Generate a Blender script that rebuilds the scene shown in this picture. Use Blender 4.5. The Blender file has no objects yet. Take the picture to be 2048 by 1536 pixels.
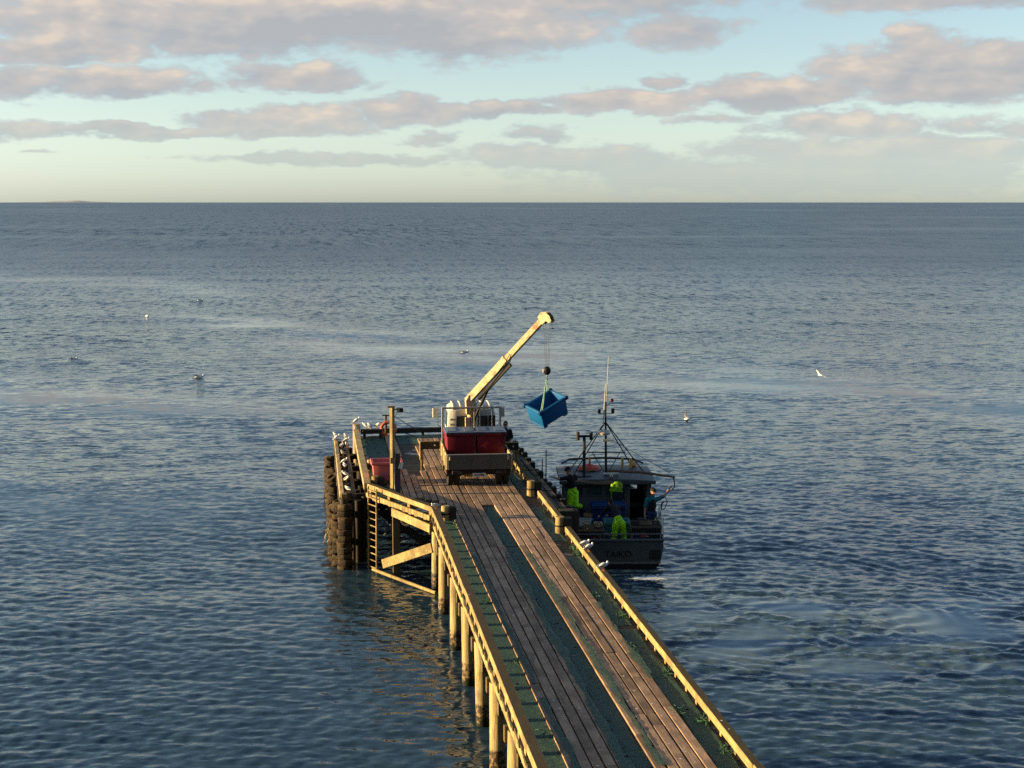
import bpy, bmesh, math, random
import numpy as np
from mathutils import Vector, Matrix, Euler
rng = random.Random(7)
scene = bpy.context.scene
COL = scene.collection
R = math.radians

# ---------------------------------------------------------------- camera
CAM_H = 12.0
PITCH, YAW = R(7.301), R(8.068)
cam_data = bpy.data.cameras.new('camera')
cam_data.sensor_width = 36.0
cam_data.lens = 36.0 * 2841.0 / 2048.0
cam_data.clip_start = 0.1
cam_data.clip_end = 120000.0
cam = bpy.data.objects.new('camera', cam_data)
COL.objects.link(cam)
cam.location = (0, 0, CAM_H)
cam.rotation_euler = (math.pi / 2 - PITCH, 0, -YAW)
scene.camera = cam
scene.cycles.use_denoising = False       # keeps the fine ripple and timber grain
scene.cycles.use_adaptive_sampling = True
scene.cycles.adaptive_threshold = 0.008
scene.cycles.sample_clamp_indirect = 2.0
scene.cycles.max_bounces = 6
scene.cycles.caustics_reflective = False
scene.cycles.caustics_refractive = False

# ---------------------------------------------------------------- sun
SUN_EL = R(8.0)
SUN_H = Vector((-0.996, 0.090, 0)).normalized()      # horizontal direction towards the sun
sun_dir = Vector((SUN_H.x * math.cos(SUN_EL), SUN_H.y * math.cos(SUN_EL), math.sin(SUN_EL)))
sd = bpy.data.lights.new('sun', 'SUN')
sd.energy = 5.0
sd.angle = R(0.5)
sd.color = (1.0, 0.72, 0.34)
sun = bpy.data.objects.new('sun', sd)
COL.objects.link(sun)
sun.rotation_euler = (-sun_dir).to_track_quat('-Z', 'Y').to_euler()

vs = scene.view_settings
vs.view_transform = 'Standard'
vs.look = 'None'
vs.gamma = 1.0
vs.exposure = 1.62
vs.use_curve_mapping = False

# ---------------------------------------------------------------- node helpers
class NT:
    def __init__(s, tree):
        s.t = tree; s.n = tree.nodes; s.l = tree.links
    def node(s, typ, ins=None, **kw):
        nd = s.n.new(typ)
        for k, v in kw.items(): setattr(nd, k, v)
        if ins:
            for k, v in ins.items(): s.set(nd.inputs[k], v)
        return nd
    def set(s, sock, v):
        if isinstance(v, bpy.types.NodeSocket): s.l.new(v, sock)
        elif isinstance(v, bpy.types.Node): s.l.new(v.outputs[0], sock)
        else: sock.default_value = v
    def m(s, op, a, b=0.0, c=None, clamp=False):
        nd = s.node('ShaderNodeMath', operation=op, use_clamp=clamp)
        s.set(nd.inputs[0], a); s.set(nd.inputs[1], b)
        if c is not None: s.set(nd.inputs[2], c)
        return nd.outputs[0]
    def v(s, op, a, b=(0, 0, 0), out=0):
        nd = s.node('ShaderNodeVectorMath', operation=op)
        s.set(nd.inputs[0], a)
        if op == 'SCALE': s.set(nd.inputs['Scale'], b)
        elif op not in ('LENGTH', 'NORMALIZE'): s.set(nd.inputs[1], b)
        return nd.outputs['Value'] if op in ('LENGTH', 'DOT_PRODUCT') else nd.outputs[0]
    def mix(s, fac, a, b):
        nd = s.node('ShaderNodeMix', data_type='RGBA')
        s.set(nd.inputs['Factor'], fac); s.set(nd.inputs['A'], a); s.set(nd.inputs['B'], b)
        return nd.outputs['Result']
    def ramp(s, x, a, b, c=0.0, d=1.0, interp='SMOOTHSTEP'):
        nd = s.node('ShaderNodeMapRange', interpolation_type=interp)
        s.set(nd.inputs[0], x); s.set(nd.inputs[1], a); s.set(nd.inputs[2], b); s.set(nd.inputs[3], c); s.set(nd.inputs[4], d)
        return nd.outputs[0]
    def noise(s, vec, scale, detail=4.0, rough=0.55, out='Fac', dist=0.0, lac=2.0):
        nd = s.node('ShaderNodeTexNoise', {'Vector': vec, 'Scale': scale, 'Detail': detail, 'Roughness': rough, 'Distortion': dist, 'Lacunarity': lac})
        return nd.outputs[out]
    def xyz(s, vec):
        nd = s.node('ShaderNodeSeparateXYZ', {0: vec}); return nd.outputs
    def comb(s, x, y, z=0.0):
        return s.node('ShaderNodeCombineXYZ', {0: x, 1: y, 2: z}).outputs[0]

def rgb(r, g, b): return (r, g, b, 1.0)

# ---------------------------------------------------------------- world: sky with a broken cloud layer
world = bpy.data.worlds.new('World')
scene.world = world
world.use_nodes = True
W = NT(world.node_tree)
W.n.clear()
world.cycles.sampling_method = 'MANUAL'
world.cycles.sample_map_resolution = 256
SKY_STRENGTH = 0.081
sky = W.node('ShaderNodeTexSky', sky_type='NISHITA')
sky.sun_disc = False
sky.sun_elevation = SUN_EL
sky.sun_rotation = math.atan2(sun_dir.x, sun_dir.y)
sky.altitude = 0.0
sky.air_density = 0.78
sky.dust_density = 0.6
sky.ozone_density = 1.3
tc = W.node('ShaderNodeTexCoord')
dirv = tc.outputs['Generated']
dx, dy, dz = W.xyz(dirv)
az = W.m('ARCTAN2', dx, dy)                              # radians right of the pier direction
el = W.m('ARCSINE', dz)
elc = W.m('MAXIMUM', el, 0.0)
uv = W.comb(az, el, 0.0)
# domain warp, finer towards the horizon where clouds are farther away
nuv = W.v('MULTIPLY', uv, (24.0, 60.0, 1.0))
n1c = W.noise(nuv, 1.0, 3.0, 0.6, 'Color')
warp = W.v('MULTIPLY', W.v('SUBTRACT', n1c, (0.5, 0.5, 0.5)), (0.060, 0.020, 0.0))
wuv = W.v('ADD', uv, warp)
CLOUDS = [(-0.1286, 0.1214, 0.1162, 0.0281, 1.1), (0.0335, 0.1325, 0.1123, 0.0348, 1.4), (-0.0641, 0.1111, 0.0852, 0.0194, 1.0), (0.201, 0.1445, 0.1162, 0.0252, 1.1), (0.4084, 0.1468, 0.1258, 0.0242, 1.1), (0.1068, 0.1108, 0.0871, 0.0147, 1.0), (-0.1237, 0.0797, 0.0697, 0.0106, 1.0), (-0.1468, 0.1012, 0.065, 0.0134, 1), (-0.172, 0.0985, 0.0572, 0.0118, 1), (-0.0306, 0.1229, 0.0946, 0.03, 1.2), (0.1085, 0.127, 0.1301, 0.0351, 1.2), (0.0267, 0.1324, 0.1222, 0.0276, 1.3), (0.2542, 0.1152, 0.0493, 0.0148, 0.75), (0.4231, 0.1357, 0.1104, 0.0142, 1), (-0.1884, 0.0781, 0.0375, 0.0128, 0.8), (-0.1269, 0.0804, 0.067, 0.0126, 1), (-0.0063, 0.0842, 0.0611, 0.013, 1), (-0.1896, 0.0484, 0.0375, 0.0091, 1), (-0.0971, 0.0481, 0.0926, 0.0055, 1.25), (-0.0153, 0.0546, 0.0788, 0.0122, 1.25), (0.0651, 0.0629, 0.0493, 0.0126, 1.25), (0.1342, 0.0641, 0.0493, 0.0067, 1.25), (0.2206, 0.0683, 0.069, 0.0107, 1.55), (0.3224, 0.0737, 0.065, 0.0162, 1.55), (0.4329, 0.0847, 0.1005, 0.0249, 1.55), (0.4133, 0.0994, 0.0296, 0.0193, 1.3), (0.3633, 0.092, 0.0315, 0.0168, 0.6), (0.1568, 0.0468, 0.0315, 0.0071, 0.8), (0.0805, 0.0436, 0.0237, 0.0051, 0.7), (0.2461, 0.0819, 0.0177, 0.0067, 0.7), (0.2721, 0.0555, 0.0335, 0.0043, 0.6), (0.3661, 0.0516, 0.069, 0.0102, 1), (0.0303, 0.0295, 0.1321, 0.0055, 0.8), (0.1846, 0.0305, 0.1064, 0.0116, 1.15), (0.3945, 0.0337, 0.1498, 0.0146, 1.15), (0.3388, 0.0183, 0.2168, 0.0197, 0.85), (-0.1794, 0.0332, 0.0158, 0.0022, 0.5), (0.4672, 0.049, 0.0591, 0.0085, 0.5)]
acc = None; hgt = None
for (u0, v0, a, b, k) in CLOUDS:
    q = W.v('MULTIPLY', W.v('SUBTRACT', wuv, (u0, v0, 0)), (1 / a, 1 / b, 0))
    e = W.m('MULTIPLY_ADD', W.v('LENGTH', q), -k, k)
    h = W.m('MULTIPLY', W.m('MAXIMUM', e, 0.0), W.xyz(q)[1])         # how far up in its own cloud
    acc = e if acc is None else W.m('MAXIMUM', acc, e)
    hgt = h if hgt is None else W.m('ADD', hgt, h)
# the same kind of broken layer carries on over the rest of the sky (seen in perspective as a flat layer)
inv = W.m('DIVIDE', 1.0, W.m('ADD', W.m('MAXIMUM', dz, 0.0), 0.05))
plane = W.comb(W.m('MULTIPLY', dx, inv), W.m('MULTIPLY', dy, inv), 0.0)
lay = W.noise(W.v('MULTIPLY', plane, (0.55, 0.95, 1.0)), 1.0, 4.0, 0.58)
lay = W.ramp(lay, 0.49, 0.70, -0.5, 0.7)
daz = W.m('ABSOLUTE', W.m('SUBTRACT', az, YAW))
outside = W.m('MAXIMUM', W.ramp(el, 0.135, 0.17), W.ramp(daz, 0.35, 0.42))
lay = W.m('MULTIPLY_ADD', outside, 1.4, W.m('SUBTRACT', lay, 1.4))
acc = W.m('MAXIMUM', acc, lay)
fuv = W.v('MULTIPLY', uv, (38.0, 85.0, 1.0))
fb = W.noise(fuv, 1.0, 6.0, 0.62)
fb1 = W.noise(fuv, 1.0, 2.0, 0.55)
fb2 = W.noise(W.v('MULTIPLY', W.v('ADD', uv, (-0.010, 0.005, 0)), (38.0, 85.0, 1.0)), 1.0, 2.0, 0.55)
dens = W.m('ADD', W.m('ADD', acc, 0.09), W.m('MULTIPLY', W.m('SUBTRACT', fb, 0.5), 1.3))
mask = W.m('MULTIPLY', W.ramp(dens, 0.03, 0.46), 0.92)
core = W.ramp(dens, 0.1, 0.75)
relief = W.m('MULTIPLY', W.m('SUBTRACT', fb1, fb2), 1.1)
big = W.noise(W.v('MULTIPLY', uv, (9.0, 26.0, 1.0)), 1.0, 1.0, 0.5)
lit = W.m('ADD', W.m('MULTIPLY_ADD', hgt, 0.85, relief), W.m('MULTIPLY_ADD', W.m('SUBTRACT', big, 0.5), 1.3, W.m('MULTIPLY_ADD', W.m('SUBTRACT', fb, 0.5), 0.5, 0.46)), clamp=True)
ccol = W.mix(W.ramp(lit, -0.1, 0.75, interp='LINEAR'), rgb(1.72, 1.80, 1.94), rgb(2.55, 2.28, 2.12))
ccol = W.mix(W.ramp(lit, 0.6, 1.15), ccol, rgb(3.3, 2.75, 2.25))
ccol = W.mix(W.m('MULTIPLY', W.m('SUBTRACT', 1.0, core), 0.6), ccol, rgb(1.75, 2.2, 2.5))
# air between us and the distant cloud fades it towards the sky colour at the horizon
ccol = W.mix(W.ramp(elc, 0.012, 0.062, 0.75, 0.0), ccol, rgb(1.72, 2.02, 2.05))
far = W.ramp(elc, 0.0, 0.07, 0.42, 1.0, 'LINEAR')
mask = W.m('MULTIPLY', mask, far)
lum = W.v('DOT_PRODUCT', sky.outputs[0], (0.3, 0.6, 0.1))
skyc = W.mix(W.m('MULTIPLY', W.ramp(elc, 0.0, 0.12, 0.62, 0.30), W.ramp(elc, 0.14, 0.40, 1.0, 0.0)), sky.outputs[0], W.v('SCALE', (0.90, 1.06, 1.04), lum))   # thin high veil takes some colour out of the blue
final = W.mix(mask, skyc, ccol)
bg = W.node('ShaderNodeBackground', {'Color': final, 'Strength': SKY_STRENGTH})
outw = W.node('ShaderNodeOutputWorld', {'Surface': bg})

# ---------------------------------------------------------------- object helpers
def link(o, parent=None):
    COL.objects.link(o)
    if parent is not None: o.parent = parent
    return o

def tag(o, label=None, cat=None, group=None, kind=None):
    if label: o['label'] = label
    if cat: o['category'] = cat
    if group: o['group'] = group
    if kind: o['kind'] = kind
    return o

# ---------------------------------------------------------------- sea
PIER_X0, PIER_X1 = 3.55, 7.40
def build_sea():
    # rows of the sheet get wider apart with distance; it reaches the horizon all round the view
    rs = [3.0]
    while rs[-1] < 35000:
        r = rs[-1]
        rs.append(r + max(0.06 if r > 18 else 0.2, min(r * 0.09, r * r / 20000.0)) * (1.0 if r < 400 else 1.25))
    rs = np.array(rs)
    th = np.linspace(YAW - R(37), YAW + R(37), 840)
    Rg, Tg = np.meshgrid(rs, th, indexing='ij')
    X = Rg * np.sin(Tg); Y = Rg * np.cos(Tg)
    DR = np.gradient(rs)[:, None] * np.ones_like(Rg)
    rn = np.random.RandomState(3)
    # calm lanes and gusty patches
    def vnoise(x, y, s, n=14, seed=0, stretch=1.0, ang=0.0):
        r2 = np.random.RandomState(seed); out = np.zeros_like(x)
        for i in range(n):
            a = r2.uniform(0, 2 * np.pi); k = s * r2.uniform(0.5, 1.6)
            c, q = np.cos(ang), np.sin(ang)
            xx = (x * c + y * q) / stretch; yy = -x * q + y * c
            out += np.sin(k * (np.cos(a) * xx + np.sin(a) * yy) + r2.uniform(0, 6.28))
        return out / math.sqrt(n)
    gust = vnoise(X, Y, 0.10, seed=5, stretch=3.2, ang=-0.18) * 0.6 + vnoise(X, Y, 0.028, seed=6, stretch=2.5, ang=-0.1)
    chop = np.clip(0.92 + 0.30 * gust, 0.40, 1.7)
    # lane of calm water running across beyond the pier head
    lane_old = np.exp(-((Y - (88 - 0.16 * X + 5 * np.sin(X * 0.05))) / 5.0) ** 2) * (0.55 + 0.3 * np.sin(X * 0.09))
    lane = np.zeros_like(X)
    def smear(pts, w, k):
        d2 = np.full_like(X, 1e9)
        wob = 2.5 * np.sin(X * 0.21 + Y * 0.05) + 1.5 * np.sin(X * 0.53)
        for (ax, ay), (bx, by) in zip(pts[:-1], pts[1:]):
            L2 = (bx - ax) ** 2 + (by - ay) ** 2
            t = np.clip(((X - ax) * (bx - ax) + (Y + wob - ay) * (by - ay)) / L2, 0, 1)
            d2 = np.minimum(d2, (X - ax - t * (bx - ax)) ** 2 + (Y + wob - ay - t * (by - ay)) ** 2)
        return k * np.exp(-d2 / (w * w))
    lane = np.maximum(lane, smear([(-9, 146), (4, 128), (16, 117), (23, 97), (39, 79), (50, 74)], 8.5, 0.88))
    lane = np.maximum(lane, smear([(4, 124), (10, 112), (14, 108)], 13.0, 0.85))
    lane = np.maximum(lane, smear([(-32, 104), (-20, 95), (-4, 85)], 9.0, 0.87))
    lane = np.maximum(lane, smear([(-70, 255), (-30, 225), (-12, 190)], 11.0, 0.55))
    lane = np.maximum(lane, smear([(-60, 330), (-20, 300)], 18.0, 0.4))
    lane = np.maximum(lane, smear([(-26, 66), (-14, 60), (-6, 58)], 5.0, 0.6))
    lane = lane * np.clip(0.62 + 0.38 * vnoise(X, Y, 0.8, seed=9, stretch=4.5, ang=-0.12) + 0.15 * vnoise(X, Y, 2.2, seed=12, stretch=4.0) + 0.25, 0.45, 1.05)
    chop = np.clip(chop * (1 - np.clip(lane, 0, 0.88)), 0.10, 1.7)
    # water in the lee of the pier on the left is quieter
    chop *= 1 - 0.25 * np.exp(-((X - 1.0) / 5.0) ** 2) * (Y < 60)
    # propeller wash: smooth upwellings edged with broken ripples
    wash = np.zeros_like(X); edge = np.zeros_like(X)
    wx = X + 0.5 * np.sin(0.9 * Y + 0.6 * X) + 0.25 * np.sin(2.3 * Y - 1.1 * X)
    wy = Y + 0.6 * np.sin(0.7 * X + 0.4 * Y) + 0.25 * np.sin(1.9 * X)
    for (cx, cy, a, b, w) in ((17.9, 37.8, 2.7, 2.4, 1.2), (14.2, 39.7, 2.2, 1.7, 1.0), (12.0, 36.0, 2.0, 1.5, 0.9), (15.4, 36.0, 1.7, 1.2, 0.7), (20.5, 39.5, 1.7, 1.7, 0.7), (14.0, 33.6, 2.2, 1.2, 0.7), (10.6, 39.0, 1.4, 1.6, 0.6), (18.0, 34.0, 2.2, 1.0, 0.5)):
        d = np.sqrt(((wx - cx) / a) ** 2 + ((wy - cy) / b) ** 2)
        wash = np.maximum(wash, w * np.clip(1.25 - d, 0, 1))
        edge = np.maximum(edge, w * np.exp(-((d - 1.15) / 0.16) ** 2))
    chop = chop * (1 - 0.93 * np.clip(wash, 0, 1)) + 0.8 * edge
    Z = np.zeros_like(X)
    def waves(n, l0, l1, slope, ang0, spread):
        z = np.zeros_like(X)
        for i in range(n):
            lam = l0 * (l1 / l0) ** rn.uniform(0, 1)
            k = 2 * np.pi / lam; a = ang0 + rn.normal(0, spread)
            amp = slope / k * rn.uniform(0.6, 1.4) / math.sqrt(n / 2)
            fade = np.clip((lam / DR - 2.2) / 3.0, 0, 1)
            ph = k * (np.cos(a) * X + np.sin(a) * Y) + rn.uniform(0, 6.28)
            s = np.sin(ph)
            z += fade * amp * (s + 0.22 * np.cos(2 * ph))
        return z
    Z += waves(8, 9.0, 26.0, 0.018, -1.9, 0.35)
    Z += chop * waves(22, 1.6, 6.0, 0.022, -1.75, 0.6)
    Z += chop * waves(60, 0.22, 0.9, 0.150, -1.68, 0.7)
    # arcs thrown out by the wash
    for (cx, cy, r0, w, k) in ((12.5, 40.5, 6.5, 4.5, 7.5), (17.8, 37.8, 4.2, 2.2, 9.0)):
        d = np.hypot(X - cx, (Y - cy) * 1.15) + 0.35 * np.sin(1.7 * X + Y)
        Z += 0.015 * (0.6 + 0.5 * np.sin(0.8 * X - 1.3 * Y)) * np.sin(k * d + 1.2 * np.sin(0.9 * X + 0.5 * Y)) * np.exp(-((d - r0) / w) ** 2) * (X > 7.6)
    foam = np.zeros_like(X)
    for (cx, cy, a, b, w) in ((10.6, 43.7, 0.95, 0.5, 1.0), (11.6, 43.9, 0.6, 0.4, 0.8), (12.3, 43.0, 1.2, 0.6, 0.5), (9.2, 43.6, 0.8, 0.45, 0.6), (10.0, 42.6, 1.3, 0.5, 0.45)):
        foam = np.maximum(foam, w * np.exp(-((X - cx) / a) ** 2 - ((Y - cy) / b) ** 2))
    n, m_ = X.shape
    co = np.stack([X, Y, Z], -1).reshape(-1, 3).astype(np.float32)
    i = np.arange(n - 1)[:, None] * m_ + np.arange(m_ - 1)[None, :]
    f = np.stack([i, i + m_, i + m_ + 1, i + 1], -1).reshape(-1, 4)
    f = f[:, ::-1]
    me = bpy.data.meshes.new('sea')
    me.vertices.add(len(co)); me.vertices.foreach_set('co', co.ravel())
    me.loops.add(f.size); me.loops.foreach_set('vertex_index', f.ravel().astype(np.int32))
    me.polygons.add(len(f)); me.polygons.foreach_set('loop_start', np.arange(0, f.size, 4, dtype=np.int32))
    me.polygons.foreach_set('use_smooth', np.ones(len(f), dtype=bool))
    me.update(calc_edges=True)
    for nm, arr in (('chop', chop), ('foam', foam), ('wash', np.clip(wash, 0, 1) * (1 + 0.0 * X))):
        at = me.attributes.new(nm, 'FLOAT', 'POINT'); at.data.foreach_set('value', arr.ravel().astype(np.float32))
    o = link(bpy.data.objects.new('sea', me))
    o['kind'] = 'structure'
    mat = bpy.data.materials.new('sea_water'); mat.use_nodes = True
    S = NT(mat.node_tree); S.n.clear()
    geo = S.node('ShaderNodeNewGeometry')
    pos = geo.outputs['Position']
    ch = S.node('ShaderNodeAttribute', attribute_name='chop').outputs['Fac']
    fo = S.node('ShaderNodeAttribute', attribute_name='foam').outputs['Fac']
    half = (0.5, 0.5, 0.5)
    # small wind ripples as surface slopes at three sizes
    s1 = S.v('SUBTRACT', S.noise(S.v('MULTIPLY', pos, (0.36, 1.0, 1.0)), 2.7, 2.0, 0.5, 'Color'), half)
    s2 = S.v('SUBTRACT', S.noise(S.v('MULTIPLY', pos, (0.42, 1.0, 1.0)), 7.5, 2.0, 0.5, 'Color'), half)
    s3 = S.v('SUBTRACT', S.noise(pos, 19.0, 2.0, 0.5, 'Color'), half)
    dist = S.v('LENGTH', S.v('SUBTRACT', pos, (0, 0, CAM_H)))
    k1 = S.m('MULTIPLY', S.ramp(dist, 40, 90, 0.30, 0.95), S.ramp(dist, 150, 360, 1.0, 0.4))
    s5 = S.v('SUBTRACT', S.noise(S.v('MULTIPLY', pos, (1.6, 0.42, 1.0)), 1.0, 3.0, 0.6, 'Color'), half)
    s6 = S.v('SUBTRACT', S.noise(S.v('MULTIPLY', pos, (0.45, 0.035, 1.0)), 1.0, 3.0, 0.6, 'Color'), half)
    farw = S.v('ADD', S.v('SCALE', s5, S.ramp(dist, 80, 220, 0.0, 0.95)), S.v('SCALE', s6, S.ramp(dist, 220, 550, 0.0, 1.0)))
    sl = S.v('ADD', S.v('ADD', S.v('ADD', S.v('SCALE', s1, k1), farw), S.v('SCALE', s2, S.m('MULTIPLY', S.ramp(dist, 25, 80, 0.58, 0.75), S.ramp(dist, 110, 300, 1.0, 0.3)))), S.v('SCALE', s3, S.ramp(dist, 60, 200, 0.20, 0.06)))
    sl = S.v('MULTIPLY', S.v('SCALE', sl, ch), (1.0, 1.0, 0.0))
    nrm = S.v('NORMALIZE', S.v('ADD', geo.outputs['Normal'], sl))
    fn = S.noise(S.v('MULTIPLY', pos, (1.0, 1.0, 1.0)), 5.0, 8.0, 0.72)
    fm = S.ramp(S.m('ADD', S.m('MULTIPLY', fo, 0.42), S.m('MULTIPLY', S.m('SUBTRACT', fn, 0.5), 1.0)), 0.22, 0.36)
    fm = S.m('MULTIPLY', fm, S.ramp(fo, 0.05, 0.3))
    wa = S.node('ShaderNodeAttribute', attribute_name='wash').outputs['Fac']
    wcol = S.mix(S.m('MULTIPLY', wa, 0.9), rgb(0.021, 0.046, 0.071), rgb(0.12, 0.175, 0.215))      # air beaten into the water by the propeller
    colr = S.mix(fm, wcol, rgb(0.62, 0.66, 0.68))
    bs = S.node('ShaderNodeBsdfPrincipled', {'Base Color': colr, 'Roughness': S.m('MULTIPLY_ADD', fm, 0.5, S.m('MULTIPLY', S.ramp(dist, 35, 360, 0.06, 0.34), S.m('SUBTRACT', 1.0, S.m('MULTIPLY', S.ramp(ch, 0.1, 0.8, 0.78, 0.0), S.ramp(dist, 130, 320, 1.0, 0.22))))), 'IOR': 1.333, 'Normal': nrm})
    S.node('ShaderNodeOutputMaterial', {'Surface': bs})
    me.materials.append(mat)
    return o
build_sea()

# ---------------------------------------------------------------- mesh builder
class MB:
    def __init__(s): s.v = []; s.f = []
    def add(s, vs, fs):
        n = len(s.v); s.v += [tuple(p) for p in vs]; s.f += [tuple(i + n for i in q) for q in fs]; return s
    def box(s, x0, x1, y0, y1, z0, z1, jit=0.0):
        j = lambda: rng.uniform(-jit, jit) if jit else 0.0
        vs = [(x + j(), y + j(), z + j()) for z in (z0, z1) for y in (y0, y1) for x in (x0, x1)]
        return s.add(vs, [(0, 2, 3, 1), (4, 5, 7, 6), (0, 1, 5, 4), (2, 6, 7, 3), (0, 4, 6, 2), (1, 3, 7, 5)])
    def beam(s, p, q, w, h, up=(0, 0, 1), taper=1.0):
        # rectangular bar from p to q: w across, h along up
        p, q = Vector(p), Vector(q); d = (q - p).normalized(); up = Vector(up)
        a = d.cross(up)
        if a.length < 1e-4: a = d.cross(Vector((0, 1, 0)))
        a.normalize(); b = a.cross(d).normalized()
        vs = []
        for c, k in ((p, 1.0), (q, taper)):
            for sa, sb in ((-1, -1), (1, -1), (1, 1), (-1, 1)):
                vs.append(c + a * (sa * w / 2 * k) + b * (sb * h / 2 * k))
        return s.add(vs, [(0, 3, 2, 1), (4, 5, 6, 7), (0, 1, 5, 4), (1, 2, 6, 5), (2, 3, 7, 6), (3, 0, 4, 7)])
    def tube(s, pts, r, seg=8, cap=True, closed=False):
        pts = [Vector(p) for p in pts]; n = len(pts)
        rr = r if isinstance(r, (list, tuple)) else [r] * n
        ref = Vector((0, 0, 1)); vs = []
        for i, p in enumerate(pts):
            if closed: d = pts[(i + 1) % n] - pts[i - 1]
            else: d = pts[min(i + 1, n - 1)] - pts[max(i - 1, 0)]
            d.normalize()
            a = d.cross(ref)
            if a.length < 1e-3: a = d.cross(Vector((0, 1, 0)))
            a.normalize(); b = a.cross(d)
            for k in range(seg):
                t = 2 * math.pi * k / seg
                vs.append(p + (a * math.cos(t) + b * math.sin(t)) * rr[i])
        fs = []
        for i in range(n if closed else n - 1):
            i2 = (i + 1) % n
            for k in range(seg):
                k2 = (k + 1) % seg
                fs.append((i * seg + k, i * seg + k2, i2 * seg + k2, i2 * seg + k))
        if cap and not closed:
            fs.append(tuple(range(seg))[::-1]); fs.append(tuple((n - 1) * seg + k for k in range(seg)))
        return s.add(vs, fs)
    def cyl(s, p, q, r0, r1=None, seg=12): return s.tube([p, q], [r0, r0 if r1 is None else r1], seg)
    def lathe(s, prof, seg=16, o=(0, 0, 0), axis='z', closed=False):
        # prof: (radius, height) pairs turned round the axis
        vs = []
        for r, h in prof:
            for k in range(seg):
                t = 2 * math.pi * k / seg; c, q = r * math.cos(t), r * math.sin(t)
                p = (c, q, h) if axis == 'z' else ((h, c, q) if axis == 'x' else (q, h, c))
                vs.append((p[0] + o[0], p[1] + o[1], p[2] + o[2]))
        n = len(prof); fs = []
        for i in range(n if closed else n - 1):
            i2 = (i + 1) % n
            for k in range(seg):
                k2 = (k + 1) % seg
                fs.append((i * seg + k, i * seg + k2, i2 * seg + k2, i2 * seg + k))
        if not closed:
            if prof[0][0] > 1e-6: fs.append(tuple(range(seg))[::-1])
            if prof[-1][0] > 1e-6: fs.append(tuple((n - 1) * seg + k for k in range(seg)))
        return s.add(vs, fs)
    def ball(s, c, r, seg=10, rings=7, rot=None):
        rx, ry, rz = (r, r, r) if not isinstance(r, (tuple, list)) else r
        c = Vector(c); vs = []
        for i in range(rings + 1):
            ph = math.pi * i / rings
            for k in range(seg):
                t = 2 * math.pi * k / seg
                p = Vector((rx * math.sin(ph) * math.cos(t), ry * math.sin(ph) * math.sin(t), rz * math.cos(ph)))
                if rot is not None: p = rot @ p
                vs.append(c + p)
        fs = [(i * seg + k, (i + 1) * seg + k, (i + 1) * seg + (k + 1) % seg, i * seg + (k + 1) % seg) for i in range(rings) for k in range(seg)]
        return s.add(vs, fs)
    def prism(s, poly, y0, y1, axis='y'):
        # poly: 2-D outline extruded along an axis
        n = len(poly); P = []
        for h in (y0, y1):
            for a, b in poly:
                P.append((a, h, b) if axis == 'y' else ((h, a, b) if axis == 'x' else (a, b, h)))
        fs = [tuple(range(n)), tuple(range(2 * n - 1, n - 1, -1))] + [(i, i + n, (i + 1) % n + n, (i + 1) % n) for i in range(n)]
        return s.add(P, fs)
    def mesh(s, name, mat=None, bevel=0.0, smooth=False, seg=1):
        bm = bmesh.new()
        vv = [bm.verts.new(p) for p in s.v]
        for q in s.f:
            try: bm.faces.new([vv[i] for i in q])
            except ValueError: pass
        bmesh.ops.remove_doubles(bm, verts=bm.verts, dist=1e-5)
        bmesh.ops.recalc_face_normals(bm, faces=bm.faces)
        if bevel > 0:
            bmesh.ops.bevel(bm, geom=[e for e in bm.edges if len(e.link_faces) == 2 and e.calc_face_angle(0) > 0.5], offset=bevel, segments=seg, affect='EDGES', profile=0.5)
        me = bpy.data.meshes.new(name); bm.to_mesh(me); bm.free()
        if smooth:
            for p in me.polygons: p.use_smooth = True
            me.set_sharp_from_angle(angle=R(38))
        if mat is not None: me.materials.append(mat)
        return me
    def build(s, name, mat=None, parent=None, bevel=0.0, smooth=False, seg=1, loc=None):
        o = link(bpy.data.objects.new(name, s.mesh(name, mat, bevel, smooth, seg)), parent)
        if loc is not None: o.location = loc
        return o

def empty(name, loc=(0, 0, 0), rz=0.0, label=None, cat=None, group=None, parent=None):
    o = link(bpy.data.objects.new(name, None), parent)
    o.location = loc; o.rotation_euler = (0, 0, rz); o.empty_display_size = 0.1
    return tag(o, label, cat, group)

def copy_tree(o, parent=None):
    c = o.copy(); COL.objects.link(c); c.parent = parent
    for ch in list(o.children): copy_tree(ch, c)
    return c

# ---------------------------------------------------------------- materials
MATS = {}
def base_mat(name):
    m = bpy.data.materials.new(name); m.use_nodes = True
    S = NT(m.node_tree); S.n.clear()
    return m, S
def finish(S, col, rough=0.6, normal=None, metal=0.0, **kw):
    ins = {'Base Color': col, 'Roughness': rough, 'Metallic': metal, 'Specular IOR Level': 0.5 if isinstance(rough, float) and rough < 0.2 else 0.2}
    if normal is not None: ins['Normal'] = normal
    for k, v in kw.items(): ins[k] = v
    bs = S.node('ShaderNodeBsdfPrincipled', ins)
    S.node('ShaderNodeOutputMaterial', {'Surface': bs})
    return bs
def bump(S, h, strength=0.5, dist=0.01):
    return S.node('ShaderNodeBump', {'Height': h, 'Strength': strength, 'Distance': dist}).outputs[0]

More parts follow.
